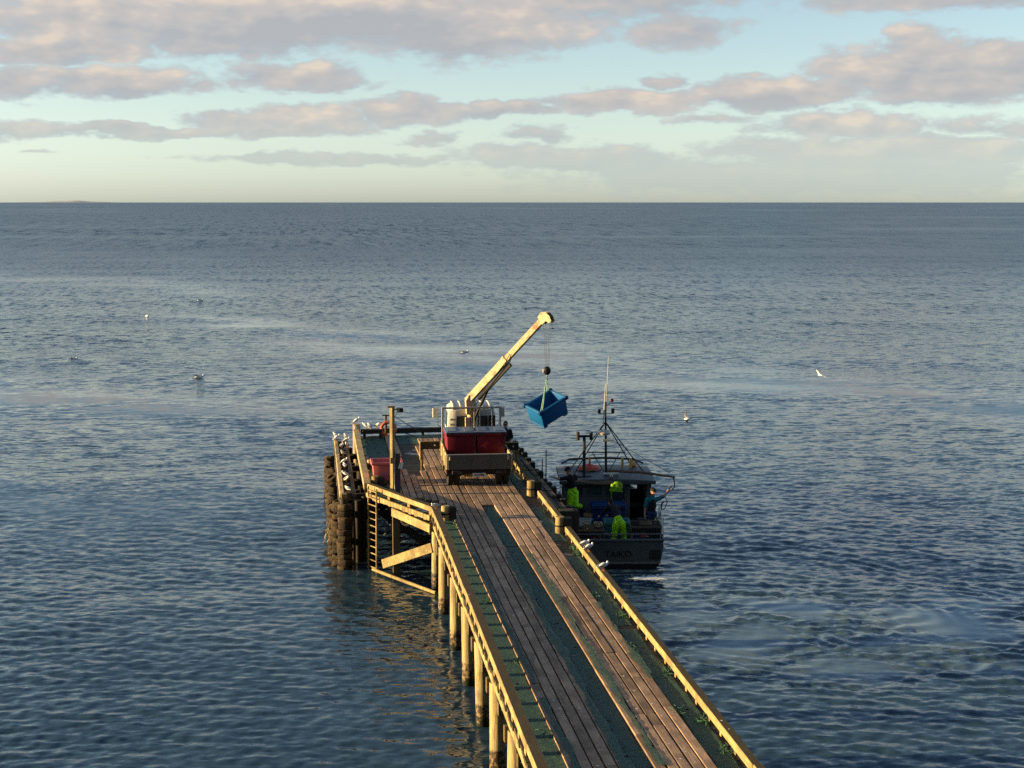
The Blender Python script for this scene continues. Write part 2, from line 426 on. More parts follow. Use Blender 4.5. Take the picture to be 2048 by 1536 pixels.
def wood(name, c0, c1, axis='y', spots=0.0, green=0.0, rough=0.8, vary=0.35, relief=0.8, stain=(0.06, 0.045, 0.03), top=None, wet=False):
    m, S = base_mat(name)
    geo = S.node('ShaderNodeNewGeometry'); oi = S.node('ShaderNodeObjectInfo')
    rnd = oi.outputs['Random']
    pos = S.v('ADD', geo.outputs['Position'], S.v('SCALE', (3.7, 5.1, 2.3), S.m('MULTIPLY', rnd, 40.0)))
    st = {'y': (1.0, 0.05, 1.0), 'x': (0.05, 1.0, 1.0), 'z': (1.0, 1.0, 0.05)}[axis]
    sp = S.v('MULTIPLY', pos, st)
    grain = S.noise(sp, 42.0, 4.0, 0.65)
    fine = S.noise(sp, 130.0, 2.0, 0.6)
    patch = S.noise(pos, 1.7, 3.0, 0.6)
    col = S.mix(S.ramp(grain, 0.3, 0.7), rgb(*c0), rgb(*c1))
    col = S.mix(S.ramp(patch, 0.36, 0.68, 0.0, 0.8), col, rgb(*stain))
    col = S.mix(S.ramp(S.noise(sp, 9.0, 4.0, 0.7), 0.55, 0.72, 0.0, 0.75), col, rgb(*(k * 0.55 for k in stain)))
    val = S.m('MULTIPLY_ADD', rnd, vary, 1.0 - vary / 2)
    col = S.v('SCALE', col, val)
    if top:
        nz = S.xyz(geo.outputs['True Normal'])[2]
        tcol = S.mix(S.noise(pos, 14.0, 4.0, 0.7), rgb(*top), rgb(*(k * 1.9 for k in top)))
        col = S.mix(S.ramp(nz, 0.75, 0.95, 0.0, 0.92), col, tcol)      # upper faces mixed to a darker mottled colour
    if green:
        gm = S.ramp(S.noise(pos, 3.1, 4.0, 0.65), 0.52, 0.68, 0.0, green)
        col = S.mix(gm, col, rgb(0.075, 0.085, 0.03))
    if spots:
        vo = S.node('ShaderNodeTexVoronoi', {'Vector': geo.outputs['Position'], 'Scale': 5.5, 'Randomness': 1.0})
        keep = S.m('GREATER_THAN', S.xyz(vo.outputs['Color'])[0], 1.0 - spots)
        dd = S.m('ADD', vo.outputs['Distance'], S.m('MULTIPLY', S.m('SUBTRACT', S.noise(geo.outputs['Position'], 60.0, 2.0), 0.5), 0.12))
        sm = S.m('MULTIPLY', keep, S.ramp(dd, 0.10, 0.17, 1.0, 0.0))
        col = S.mix(sm, col, rgb(0.55, 0.54, 0.48))
    h = S.m('ADD', S.m('MULTIPLY', grain, 0.7), S.m('MULTIPLY', fine, 0.3))
    if wet:
        wm = S.ramp(S.noise(geo.outputs['Position'], 0.9, 3.0, 0.6), 0.56, 0.64)
        rough = S.m('MULTIPLY_ADD', wm, -0.62, rough)
    finish(S, col, rough, bump(S, h, relief, 0.006))
    return m

def paint(name, c, rough=0.45, dirt=0.3, dirtc=(0.10, 0.075, 0.05), metal=0.0, scale=6.0, rust=0.0):
    m, S = base_mat(name)
    tcn = S.node('ShaderNodeTexCoord'); pos = tcn.outputs['Object']
    n = S.noise(pos, scale, 5.0, 0.65)
    col = S.mix(S.ramp(n, 0.42, 0.75, 0.0, dirt), rgb(*c), rgb(*dirtc))
    if rust:
        r1 = S.noise(S.v('MULTIPLY', pos, (1, 1, 1)), scale * 0.8, 6.0, 0.7)
        col = S.mix(S.ramp(r1, 0.66 - rust * 0.28, 0.76 - rust * 0.28, 0.0, 0.9), col, rgb(0.24, 0.10, 0.035))
    finish(S, col, S.m('MULTIPLY_ADD', n, 0.25, rough - 0.1), bump(S, n, 0.15, 0.004), metal)
    return m

def plain(name, c, rough=0.6, metal=0.0, vary=0.0, **kw):
    m, S = base_mat(name)
    col = rgb(*c)
    tcn = S.node('ShaderNodeTexCoord')
    n = S.noise(tcn.outputs['Object'], 9.0, 3.0, 0.6)
    col = S.mix(S.ramp(n, 0.3, 0.8, 0.0, 0.35), col, rgb(*(k * 0.6 for k in c)))
    if vary:
        col = S.v('SCALE', col, S.m('MULTIPLY_ADD', S.node('ShaderNodeObjectInfo').outputs['Random'], vary, 1 - vary / 2))
    finish(S, col, rough, None, metal, **kw)
    return m

def cloth(name, c, folds=1.0, rough=0.85):
    m, S = base_mat(name)
    pos = S.node('ShaderNodeTexCoord').outputs['Object']
    f = S.noise(S.v('MULTIPLY', pos, (1.0, 1.0, 0.5)), 12.0, 3.0, 0.6)
    col = S.mix(S.ramp(S.noise(pos, 5.0, 3.0), 0.35, 0.8, 0.0, 0.3), rgb(*c), rgb(*(k * 0.55 for k in c)))
    finish(S, col, rough, bump(S, f, 0.9 * folds, 0.09))
    return m

M = {}
M['running'] = wood('running_plank_wood', (0.37, 0.245, 0.16), (0.235, 0.155, 0.105), 'y', spots=0.2, vary=0.6, relief=1.0, stain=(0.15, 0.10, 0.066))
M['deck'] = wood('deck_plank_wood', (0.075, 0.057, 0.038), (0.042, 0.033, 0.023), 'x', spots=0.08, green=0.5, vary=0.45, wet=True)
M['rail_y'] = wood('kerb_wood', (0.38, 0.29, 0.125), (0.22, 0.165, 0.078), 'y', spots=0.20, green=0.3, vary=0.25, stain=(0.13, 0.09, 0.04), top=(0.032, 0.023, 0.012))
M['rail_guano'] = wood('guano_kerb_wood', (0.36, 0.29, 0.16), (0.24, 0.185, 0.10), 'y', spots=0.75, vary=0.2, stain=(0.2, 0.14, 0.07))
M['rail_x'] = wood('cross_wood', (0.16, 0.115, 0.055), (0.09, 0.065, 0.035), 'x', spots=0.1, green=0.2, vary=0.35)
M['post'] = wood('post_wood', (0.37, 0.28, 0.118), (0.22, 0.163, 0.072), 'z', spots=0.03, vary=0.25, stain=(0.12, 0.078, 0.034))
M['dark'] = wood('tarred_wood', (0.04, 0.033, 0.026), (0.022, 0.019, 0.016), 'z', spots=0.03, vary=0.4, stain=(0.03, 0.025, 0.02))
M['fender'] = wood('fender_wood', (0.13, 0.10, 0.055), (0.075, 0.056, 0.036), 'y', spots=0.06, green=0.4, vary=0.5)

def pile_mat():
    m, S = base_mat('pile_wood')
    geo = S.node('ShaderNodeNewGeometry'); pos = geo.outputs['Position']
    rnd = S.node('ShaderNodeObjectInfo').outputs['Random']
    sp = S.v('MULTIPLY', S.v('ADD', pos, S.v('SCALE', (9.0, 4.0, 7.0), rnd)), (1.0, 1.0, 0.06))
    grain = S.noise(sp, 30.0, 4.0, 0.6)
    col = S.mix(S.ramp(grain, 0.3, 0.7), rgb(0.38, 0.30, 0.145), rgb(0.20, 0.152, 0.075))
    col = S.mix(S.ramp(S.noise(S.v('ADD', S.v('MULTIPLY', pos, (1.0, 1.0, 0.35)), S.v('SCALE', (5.0, 3.0, 8.0), rnd)), 4.5, 5.0, 0.7), 0.50, 0.66, 0.0, 0.75), col, rgb(0.12, 0.08, 0.04))
    z = S.xyz(pos)[2]
    zt = S.m('ADD', z, S.m('MULTIPLY', S.m('SUBTRACT', S.noise(pos, 6.0, 4.0, 0.6), 0.5), 0.55))
    wet = S.ramp(zt, 0.50, 0.62, 1.0, 0.0)
    wcol = S.mix(S.ramp(S.noise(pos, 11.0, 3.0), 0.45, 0.6), rgb(0.035, 0.028, 0.018), rgb(0.22, 0.15, 0.08))
    col = S.mix(wet, col, wcol)
    weed = S.ramp(zt, 0.12, 0.25, 1.0, 0.0)
    col = S.mix(weed, col, rgb(0.012, 0.014, 0.008))
    finish(S, col, S.ramp(zt, 0.3, 0.7, 0.35, 0.8), bump(S, grain, 0.7, 0.01))
    return m
M['pile'] = pile_mat()

def net_mat():
    m, S = base_mat('green_netting')
    geo = S.node('ShaderNodeNewGeometry'); pos = geo.outputs['Position']
    # knotted mesh: two families of cords, holes between them
    x, y, z = S.xyz(S.v('ADD', pos, S.v('SCALE', S.v('SUBTRACT', S.noise(pos, 5.0, 3.0, 0.6, 'Color'), (0.5, 0.5, 0.5)), 0.09)))
    c1 = S.m('ABSOLUTE', S.m('SINE', S.m('MULTIPLY', S.m('ADD', S.m('MULTIPLY', x, 0.75), y), 78.0)))
    c2 = S.m('ABSOLUTE', S.m('SINE', S.m('MULTIPLY', S.m('SUBTRACT', S.m('MULTIPLY', x, 0.75), y), 78.0)))
    cord = S.m('MAXIMUM', c1, c2)
    n = S.noise(pos, 4.0, 4.0, 0.6)
    col = S.mix(S.ramp(n, 0.35, 0.7), rgb(0.016, 0.074, 0.056), rgb(0.044, 0.108, 0.068))
    col = S.mix(S.ramp(S.noise(pos, 22.0, 2.0), 0.60, 0.72, 0.0, 0.5), col, rgb(0.11, 0.12, 0.06))
    bs = S.node('ShaderNodeBsdfPrincipled', {'Base Color': col, 'Roughness': 0.7, 'Normal': bump(S, S.m('ADD', S.m('MULTIPLY', cord, 0.7), S.m('MULTIPLY', S.noise(S.v('MULTIPLY', pos, (0.5, 1.6, 1.0)), 9.0, 4.0, 0.65), 3.0)), 1.0, 0.022)})
    tr = S.node('ShaderNodeBsdfTransparent')
    hole = S.m('MULTIPLY', S.ramp(cord, 0.62, 0.75, 1.0, 0.0), S.ramp(n, 0.35, 0.6, 0.55, 1.0))
    mx = S.node('ShaderNodeMixShader', {0: hole, 1: bs.outputs[0], 2: tr.outputs[0]})
    S.node('ShaderNodeOutputMaterial', {'Surface': mx})
    return m
M['net'] = net_mat()
M['rubber'] = plain('tyre_rubber', (0.030, 0.027, 0.025), 0.75, vary=0.5)
M['old_rubber'] = paint('weathered_rubber', (0.10, 0.065, 0.040), 0.8, 0.6, (0.20, 0.13, 0.07), scale=9.0)
M['galv'] = plain('galvanised_steel', (0.25, 0.25, 0.24), 0.5, 0.3)
M['bolt'] = plain('bolt_steel', (0.45, 0.42, 0.36), 0.5, 0.5)
M['alu'] = paint('aluminium', (0.30, 0.29, 0.27), 0.45, 0.35, metal=0.2)
M['black'] = plain('black_paint', (0.015, 0.015, 0.016), 0.5)
M['dkgrey'] = plain('dark_grey_paint', (0.055, 0.058, 0.062), 0.55)
M['white'] = paint('white_paint', (0.58, 0.57, 0.52), 0.4, 0.25, (0.4, 0.34, 0.24))
M['guano'] = plain('bird_lime', (0.66, 0.64, 0.56), 0.9)
M['rope'] = plain('rope', (0.36, 0.30, 0.19), 0.9)

# ---------------------------------------------------------------- bush-covered hillside unseen behind the viewer, added to cut sky light on facing sides
def sky_block_hill():
    nx, ny = 90, 70; vs = []; r2 = np.random.RandomState(11); ph = r2.uniform(0, 6.28, 12)
    for j in range(ny + 1):
        y = 11.5 - 190.0 * (j / ny) ** 1.5
        for i in range(nx + 1):
            x = -230 + 460 * i / nx
            yy = y - 0.0006 * x * x * 0.6
            t = 11.5 - y
            if t < 14: z = -0.8 + t * 0.80
            elif t < 18: z = 10.4 + 0.02 * (t - 14)
            else: z = 10.5 + 95 * (1 - math.exp(-((t - 18) / 95.0)))
            z += (0.05 * max(t - 18, 0)) * (math.sin(0.05 * x + ph[0]) + 0.6 * math.sin(0.11 * x + 0.07 * y + ph[1])) * 0.8
            vs.append((x, yy, z + r2.uniform(-0.2, 0.4) * (t > 20)))
    fs = [(j * (nx + 1) + i, j * (nx + 1) + i + 1, (j + 1) * (nx + 1) + i + 1, (j + 1) * (nx + 1) + i) for j in range(ny) for i in range(nx)]
    m, S = base_mat('sky_block_bush')
    pos = S.node('ShaderNodeNewGeometry').outputs['Position']
    n = S.noise(pos, 0.6, 5.0, 0.65)
    finish(S, S.mix(S.ramp(n, 0.35, 0.65), rgb(0.022, 0.034, 0.014), rgb(0.07, 0.075, 0.035)), 0.95, bump(S, n, 1.0, 1.0))
    o = MB().add(vs, fs).build('sky_block_hill', m, None, 0, True); o['kind'] = 'structure'
sky_block_hill()

# ---------------------------------------------------------------- timber pier
DZ = 2.40                 # deck top
RZ = 2.468                # top of the running planks
pier = empty('timber_pier', (5.4, 44.0, 0.0), label='long timber pier with worn planks, green netting and yellow-lit kerbs running out to sea', cat='pier')
pier_off = Vector((5.4, 44.0, 0.0))
def pp(mb, name, mat, bevel=0.0, smooth=False, parent=None):
    o = mb.build(name, mat, parent or pier, bevel, smooth)
    if parent is None: o.location = -pier_off
    return o

SPL_A, SPL_B = Vector((1.75, 46.55, 0)), Vector((3.55, 42.75, 0))     # splayed corner of the head
def left_edge(y):
    if y < SPL_B.y: return 3.55
    if y > SPL_A.y: return 1.70
    t = (y - SPL_B.y) / (SPL_A.y - SPL_B.y)
    return SPL_B.x + (SPL_A.x - SPL_B.x) * t
PITCH_D = 0.205
y = 13.0
while y < 58.2:
    w = PITCH_D - 0.012
    xa, xb = left_edge(y), left_edge(y + w)
    dz = rng.uniform(-0.006, 0.004)
    mb = MB(); z0, z1 = DZ - 0.075 + dz, DZ + dz
    x1 = 7.42 + rng.uniform(-0.03, 0.03); j = rng.uniform(-0.02, 0.02)
    mb.add([(xa + j, y, z0), (x1, y, z0), (xb + j, y + w, z0), (x1, y + w, z0), (xa + j, y, z1), (x1, y, z1), (xb + j, y + w, z1), (x1, y + w, z1)],
           [(0, 2, 3, 1), (4, 5, 7, 6), (0, 1, 5, 4), (2, 6, 7, 3), (0, 4, 6, 2), (1, 3, 7, 5)])
    pp(mb, 'deck_plank', M['deck'], 0.006)
    y += PITCH_D

# running planks, laid lengthways on top of the deck
LW = 0.2145
def lane(x0, y0, y1, w=LW - 0.030, lens=(3.2, 5.6)):
    y = y0
    first = True
    while y < y1 - 0.3:
        L = rng.uniform(*lens)
        if first: L *= rng.uniform(0.45, 1.0); first = False
        e = min(y + L, y1)
        if y1 - e < 0.8: e = y1
        dz = rng.uniform(-0.006, 0.007)
        mb = MB(); mb.box(x0, x0 + w, y, e - 0.008, DZ + 0.004, RZ + dz)
        # hand-cut timber: each end wanders a few millimetres
        s0, s1 = rng.uniform(-0.007, 0.007), rng.uniform(-0.007, 0.007)
        mb.v = [(p[0] + (s0 if p[1] < (y + e) / 2 else s1), p[1], p[2]) for p in mb.v]
        pp(mb, 'running_plank', M['running'], 0.009)
        y = e
for i in range(5): lane(4.195 + LW * i, 13.0, 57.0)
for i in range(5): lane(5.655 + LW * i, 13.0, 57.6)
for i in range(2): lane(5.262 + 0.196 * i, 43.95, 57.6, 0.178)
HEAD = [(2.48, 45.55, 50.2), (2.695, 45.45, 51.6), (2.91, 45.40, 53.6), (3.125, 45.30, 50.4), (3.34, 45.3, 49.3), (3.55, 44.95, 49.0), (3.765, 44.85, 50.0), (3.98, 44.35, 55.2)]
for x0, y0, y1 in HEAD: lane(x0, y0, y1)
for x0, y0, y1 in ((2.91, 53.7, 57.8), (3.125, 53.0, 57.0)): lane(x0, y0, y1)

# kerbs: rail on blocks
def kerb(p, q, w, zb, zt, mat, name='kerb_rail', step=0.82, blocks=True, bmat=None, bw=0.10, over=0.0):
    p, q = Vector((p[0], p[1], 0)), Vector((q[0], q[1], 0))
    d = (q - p); L = d.length; d.normalize()
    a = 0.0
    while a < L - 0.05:
        e = min(a + rng.uniform(4.2, 5.8), L)
        if L - e < 1.5: e = L
        mb = MB(); zz = (zb + zt) / 2 + rng.uniform(-0.006, 0.006)
        jx = lambda: Vector((rng.uniform(-0.012, 0.012), 0, zz + rng.uniform(-0.008, 0.010)))
        mb.beam(p + d * a + jx(), p + d * (e - 0.012) + jx(), w + rng.uniform(-0.008, 0.008), zt - zb)
        pp(mb, name, mat, 0.014)
        a = e
    if blocks:
        n = int(L / step)
        for k in range(n + 1):
            t = min(0.12 + k * (L - 0.24) / max(n, 1) + rng.uniform(-0.05, 0.05), L - 0.06)
            c = p + d * t
            mb = MB(); mb.beam(c - d * bw / 2 + Vector((0, 0, (DZ + zb) / 2 + 0.003)), c + d * (bw / 2) + Vector((0, 0, (DZ + zb) / 2 + 0.003)), w - 0.03 + over, zb - DZ - 0.008)
            pp(mb, 'kerb_block', bmat or mat, 0.006)
KX = 7.27
kerb((KX, 13.0), (KX, 39.75), 0.17, 2.495, 2.655, M['rail_y'])
kerb((KX + 0.02, 40.25), (KX + 0.02, 45.0), 0.17, 2.495, 2.655, M['rail_y'])
kerb((KX + 0.03, 45.7), (KX + 0.03, 48.3), 0.17, 2.495, 2.655, M['rail_y'])
kerb((KX + 0.05, 49.0), (KX + 0.05, 58.0), 0.19, 2.495, 2.665, M['rail_y'])
kerb((3.66, 13.0), (3.66, 42.7), 0.215, 2.54, 2.705, M['rail_y'], step=0.86, bw=0.16)
sA, sB = SPL_A + Vector((0.09, 0.12, 0)), SPL_B + Vector((0.10, 0.02, 0))
kerb(sA, sB, 0.20, 2.54, 2.70, M['rail_y'], step=1.25, bw=0.16)
kerb((1.76, 46.75), (1.76, 58.25), 0.24, 2.47, 2.70, M['rail_guano'], step=1.1, bmat=M['rail_y'])
kerb((1.95, 58.3), (7.15, 58.3), 0.20, 2.50, 2.70, M['dark'], step=1.1, bmat=M['dark'])

# round mooring stubs standing inside the kerbs, each strapped to a block
def stub(x, y, h, r, side):
    g = MB(); g.tube([(x, y, DZ + 0.003), (x, y, DZ + h * 0.5), (x, y, DZ + h - 0.02), (x, y, DZ + h)], [r * 1.03, r, r * 0.99, r * 0.93], 14)
    o = pp(g, 'mooring_stub', M['post'], 0, True)
    b = MB(); b.lathe([(r * 1.05, h * 0.42), (r * 1.05, h * 0.52)], 14, (x, y, DZ)); b.build('iron_band', M['black'], o)
    k = MB(); k.box(*(sorted((x + side * (r + 0.012), x + side * (r + 0.20)))), y - 0.13, y + 0.12, DZ + 0.04, DZ + h - 0.03); k.build('backing_block', M['dark'], o, 0.01)
stub(7.06, 45.35, 0.52, 0.135, 1)
stub(7.08, 40.0, 0.50, 0.135, 1)
stub(3.93, 42.15, 0.46, 0.125, 1)
stub(2.02, 50.6, 0.40, 0.12, 1)
stub(2.04, 47.4, 0.42, 0.12, 1)

# stringers, cap beams, piles
for x in (3.66, 4.6, 5.5, 6.4, 7.28):
    pp(MB().box(x - 0.07, x + 0.07, 13.0, 42.6 if x < 4 else 58.0, DZ - 0.34, DZ - 0.083), 'stringer', M['rail_y'], 0.01)
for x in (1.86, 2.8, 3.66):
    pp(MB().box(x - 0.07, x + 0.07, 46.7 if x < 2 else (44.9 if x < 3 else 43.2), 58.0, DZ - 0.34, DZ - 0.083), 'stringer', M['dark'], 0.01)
def pile(x, y, top=2.02, r=0.165, mat=None):
    g = MB(); lean = rng.uniform(-0.02, 0.02)
    zs = [-2.5, -0.3, 0.25, 0.7, top - 0.02, top]
    g.tube([(x + lean * (z - top), y, z) for z in zs], [r * 1.03, r * 1.05, r * 1.0, r * rng.uniform(0.95, 1.03), r * 0.99, r * 0.95], 14)
    return pp(g, 'pile', mat or M['pile'], 0, True)
BENTS = [43.0, 40.35, 36.95, 34.15, 31.3, 28.5, 25.7, 22.9, 20.1, 17.3]
for i, yb in enumerate(BENTS):
    for x, r in ((3.74, 0.155 if i in (0,) else 0.18), (7.24, 0.17)):
        o = pile(x, yb, 2.02, r)
        g = MB(); g.lathe([(0.0, 0.0), (0.028, 0.0), (0.028, 0.03), (0.0, 0.03)], 8, (x + 0.06 if x < 5 else x, yb - 0.19, 1.9), 'y'); g.build('bolt', M['bolt'], o)
    cb = pp(MB().box(3.70, 7.42, yb - 0.345, yb - 0.185, 1.40, 1.66), 'cap_beam', M['rail_x'], 0.012)
    g = MB(); g.lathe([(0.0, -0.02), (0.03, -0.02), (0.03, 0.01), (0.0, 0.01)], 8, (3.80, yb - 0.35, 1.53), 'y'); g.build('bolt', M['bolt'], cb)
    pp(MB().box(3.52, 7.45, yb + 0.18, yb + 0.33, 1.72, 2.04), 'cap_beam', M['rail_x'], 0.012)
    if i % 2 == 0:
        pp(MB().beam((3.9, yb + 0.10, 1.6), (7.0, yb + 0.10, 0.0), 0.09, 0.22), 'cross_brace', M['dark'])
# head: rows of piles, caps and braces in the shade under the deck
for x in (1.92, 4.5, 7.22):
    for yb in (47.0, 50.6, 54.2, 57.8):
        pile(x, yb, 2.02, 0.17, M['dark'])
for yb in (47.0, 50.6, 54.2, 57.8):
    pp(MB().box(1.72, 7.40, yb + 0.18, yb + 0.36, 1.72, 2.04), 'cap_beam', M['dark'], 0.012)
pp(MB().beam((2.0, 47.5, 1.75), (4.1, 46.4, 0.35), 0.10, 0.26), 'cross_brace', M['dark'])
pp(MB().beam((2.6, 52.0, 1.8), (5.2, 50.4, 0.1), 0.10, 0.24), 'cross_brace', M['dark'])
for (a, b) in (((3.2, 48.6, 0.75), (3.9, 49.8, 1.1)), ((2.3, 47.9, 0.55), (2.9, 49.4, 1.05)), ((3.4, 47.6, 0.4), (4.1, 49.0, 0.85)), ((2.4, 47.2, 0.2), (3.1, 48.2, 0.5))):
    pp(MB().beam(a, b, 0.05, 0.05), 'tie_rod', M['galv'])

for k in range(19):
    g = MB(); x = 1.9 + k * 0.30 + rng.uniform(-0.05, 0.05); g.tube([(x, 58.75, -2.0), (x + rng.uniform(-0.05, 0.05), 58.72, 2.2 + rng.uniform(-0.1, 0.15))], [0.13, 0.12], 8); pp(g, 'fender_pile', M['dark'], 0, True)
for z in (0.5, 1.4):
    pp(MB().box(1.8, 7.4, 58.42, 58.58, z, z + 0.25), 'fender_waler', M['dark'], 0.01)
# splayed corner: end-grain fascia boards, waler, post, diagonal strut, waterline log
sd_ = (SPL_B - SPL_A).normalized(); sn = Vector((sd_.y, -sd_.x, 0)); sn = sn if sn.x < 0 else -sn
L = (SPL_B - SPL_A).length
n = 22
for k in range(n):
    c = SPL_A + sd_ * (L * (k + 0.5) / n) + sn * 0.035
    wd = L / n - 0.012
    hgt = rng.uniform(0.15, 0.19)
    g = MB(); g.beam(c - sd_ * wd / 2 + Vector((0, 0, DZ + 0.035 - hgt / 2)), c + sd_ * (wd / 2) + Vector((0, 0, DZ + 0.035 - hgt / 2)), 0.06, hgt)
    pp(g, 'fascia_board', M['post'], 0.004)
g = MB(); g.beam(SPL_A + sd_ * (L * 0.42) + sn * 0.02 + Vector((0, 0, 2.10)), SPL_B + sn * 0.02 + Vector((0, 0, 2.03)), 0.10, 0.27); pp(g, 'waler', M['rail_y'], 0.01)
c = SPL_A + sd_ * (L * 0.40)
pp(MB().box(c.x + 0.02, c.x + 0.26, c.y, c.y + 0.22, -2.0, 2.24), 'corner_post', M['fender'], 0.01)
pp(MB().beam((3.60, 42.95, 1.38), (2.20, 45.55, 0.24), 0.10, 0.30), 'diagonal_strut', M['rail_y'], 0.01)
g = MB(); g.tube([(1.86, 45.6, 0.06), (2.7, 44.15, 0.05), (3.66, 42.55, 0.04)], 0.055, 10); pp(g, 'waterline_log', M['post'], 0, True)

# netting laid over the deck for grip
def net(name, x0, x1, y0, y1, seed, ragged=0.05, cover=None, dx=0.055, dy=0.09):
    r2 = np.random.RandomState(seed)
    nx = max(4, int((x1 - x0) / dx)); ny = max(4, int((y1 - y0) / dy))
    ph = r2.uniform(0, 6.28, 8)
    def wob(y, k): return ragged * (math.sin(1.1 * y + ph[k]) + 0.7 * math.sin(2.7 * y + ph[k + 1]) + 0.5 * math.sin(6.1 * y + ph[k + 2])) / 1.6 + r2.uniform(-0.2, 0.2) * ragged
    mb = MB(); vs = []
    for j in range(ny + 1):
        y = y0 + (y1 - y0) * j / ny
        a, b = x0 + wob(y, 0), x1 + wob(y, 4)
        for i in range(nx + 1):
            x = a + (b - a) * i / nx
            zz = DZ + 0.010 + 0.003 * math.sin(9 * x + 4 * y + ph[0]) + r2.uniform(0, 0.005)
            if cover and cover(x, y): zz = RZ + 0.011 + r2.uniform(0, 0.008)
            vs.append((x, y + r2.uniform(-0.02, 0.02), zz))
    fs = [(j * (nx + 1) + i, j * (nx + 1) + i + 1, (j + 1) * (nx + 1) + i + 1, (j + 1) * (nx + 1) + i) for j in range(ny) for i in range(nx)]
    fs = [q for q in fs if r2.uniform() > 0.012]
    mb.add(vs, fs)
    o = pp(mb, name, M['net'])
    for p in o.data.polygons: p.use_smooth = True
    return o
on = lambda x, y: True
net('netting', 3.80, 4.185, 13.0, 42.5, 1, 0.02)
net('netting', 4.255, 4.38, 13.0, 26.2, 21, 0.035, on)
net('netting', 4.245, 4.33, 27.0, 37.5, 22, 0.03, on)
net('netting', 5.275, 5.645, 13.0, 38.5, 2, 0.02)
net('netting', 5.10, 5.262, 22.0, 37.8, 23, 0.05, on)
net('netting', 5.715, 5.86, 22.6, 37.5, 24, 0.035, on)
net('netting', 5.28, 5.64, 38.6, 43.85, 3, 0.02)
net('netting', 6.745, 7.14, 13.0, 30.5, 4, 0.03)
net('netting', 6.62, 6.72, 27.0, 32.5, 25, 0.05, on)
net('netting', 6.745, 7.16, 30.8, 37.2, 5, 0.03)
net('netting', 6.76, 7.12, 39.0, 43.6, 6, 0.07)
net('netting', 6.78, 7.10, 46.5, 52.0, 7, 0.05)
net('netting', 3.75, 4.16, 42.6, 44.2, 8, 0.05)
net('netting', 1.95, 2.46, 45.7, 57.9, 9, 0.06)
net('netting', 2.4, 2.88, 51.9, 57.9, 10, 0.07)
net('netting', 2.5, 4.1, 44.95, 45.28, 11, 0.05)
net('netting', 3.36, 5.2, 56.0, 58.1, 12, 0.05)
# wisps of loose net along the kerb foot
def wisps(x, ys, seed):
    r2 = np.random.RandomState(seed)
    for y in ys:
        g = MB()
        for k in range(14):
            p = [(x + r2.uniform(-0.10, 0.10), y + r2.uniform(-0.22, 0.22), DZ + 0.01)]
            for q in range(4):
                l = p[-1]; p.append((l[0] + r2.uniform(-0.07, 0.07), l[1] + r2.uniform(-0.09, 0.09), max(DZ + 0.012, min(l[2] + r2.uniform(-0.03, 0.06), DZ + 0.12))))
            g.tube(p, 0.006, 4)
        pp(g, 'loose_net_tuft', M['tuft'])
M['tuft'] = plain('loose_net', (0.05, 0.12, 0.07), 0.8)
wisps(7.08, (23.2, 24.6, 27.4, 31.5, 37.4, 38.0), 4)
wisps(6.74, (25.2, 29.0, 33.2), 5)
wisps(4.17, (24.5, 28.5, 33.0, 41.0, 41.6), 6)

# seaward fendering on the boat side: capping planks on a row of squared fender piles
for k in range(14):
    y0 = 43.75 + k * 0.94
    for q, (xa, xb) in enumerate(((7.56, 7.74), (7.765, 7.96))):
        if rng.random() < 0.06: continue
        pp(MB().box(xa + rng.uniform(-0.01, 0.01), xb, y0 + rng.uniform(0, 0.05), y0 + 0.86 + rng.uniform(-0.06, 0.02), 2.25, 2.33 + rng.uniform(-0.02, 0.015)), 'capping_plank', M['fender'], 0.01)
    pp(MB().box(7.985, 8.19, y0 + 0.30, y0 + 0.56, -2.0, 2.30 + rng.uniform(-0.08, 0.10)), 'fender_pile', M['dark'], 0.012)
for z in (0.7, 1.6):
    pp(MB().box(7.60, 7.96, 43.6, 57.0, z, z + 0.24), 'fender_waler', M['dark'], 0.012)
pp(MB().box(7.50, 7.98, 43.62, 57.0, 2.05, 2.235), 'fender_waler', M['dark'], 0.012)
pp(MB().box(7.62, 8.24, 43.05, 43.45, 1.65, 2.38), 'end_fender', M['dark'], 0.02)

# ---------------------------------------------------------------- tyre-hung fender wall beside the pier head
fw = empty('fender_wall', (1.1, 51.0, 0.0), label='timber fender wall of beams, blocks and piles topped with bird lime, left of pier head', cat='fender')
fo_ = Vector((1.1, 51.0, 0.0))
def fp(mb, name, mat, bevel=0.0, smooth=False):
    o = mb.build(name, mat, fw, bevel, smooth); o.location = -fo_; return o
for a, b in ((46.55, 50.3), (50.35, 54.1), (54.15, 57.9)):
    fp(MB().box(0.83, 0.99, a, b, 2.26, 2.43, 0.012), 'capping_beam', M['rail_guano'], 0.02)
    fp(MB().box(1.24, 1.38, a + 0.1, b, 2.24, 2.38, 0.012), 'capping_beam', M['fender'], 0.02)
for k in range(13):
    y = 46.8 + k * 0.86
    fp(MB().box(0.995, 1.235, y, y + 0.26, 2.12, 2.34 + rng.uniform(-0.03, 0.05), 0.01), 'spacer_block', M['fender'], 0.012)
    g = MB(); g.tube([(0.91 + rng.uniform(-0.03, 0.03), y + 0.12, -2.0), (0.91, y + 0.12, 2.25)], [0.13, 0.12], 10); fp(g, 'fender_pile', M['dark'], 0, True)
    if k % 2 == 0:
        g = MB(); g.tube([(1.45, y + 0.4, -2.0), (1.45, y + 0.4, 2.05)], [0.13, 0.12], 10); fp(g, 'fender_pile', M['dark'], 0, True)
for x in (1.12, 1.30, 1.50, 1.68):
    g = MB(); g.tube([(x, 47.25 + rng.uniform(-0.1, 0.2), -2.0), (x, 47.3, 2.08 + rng.uniform(-0.1, 0.1))], [0.11, 0.10], 10); fp(g, 'fender_pile', M['dark'], 0, True)
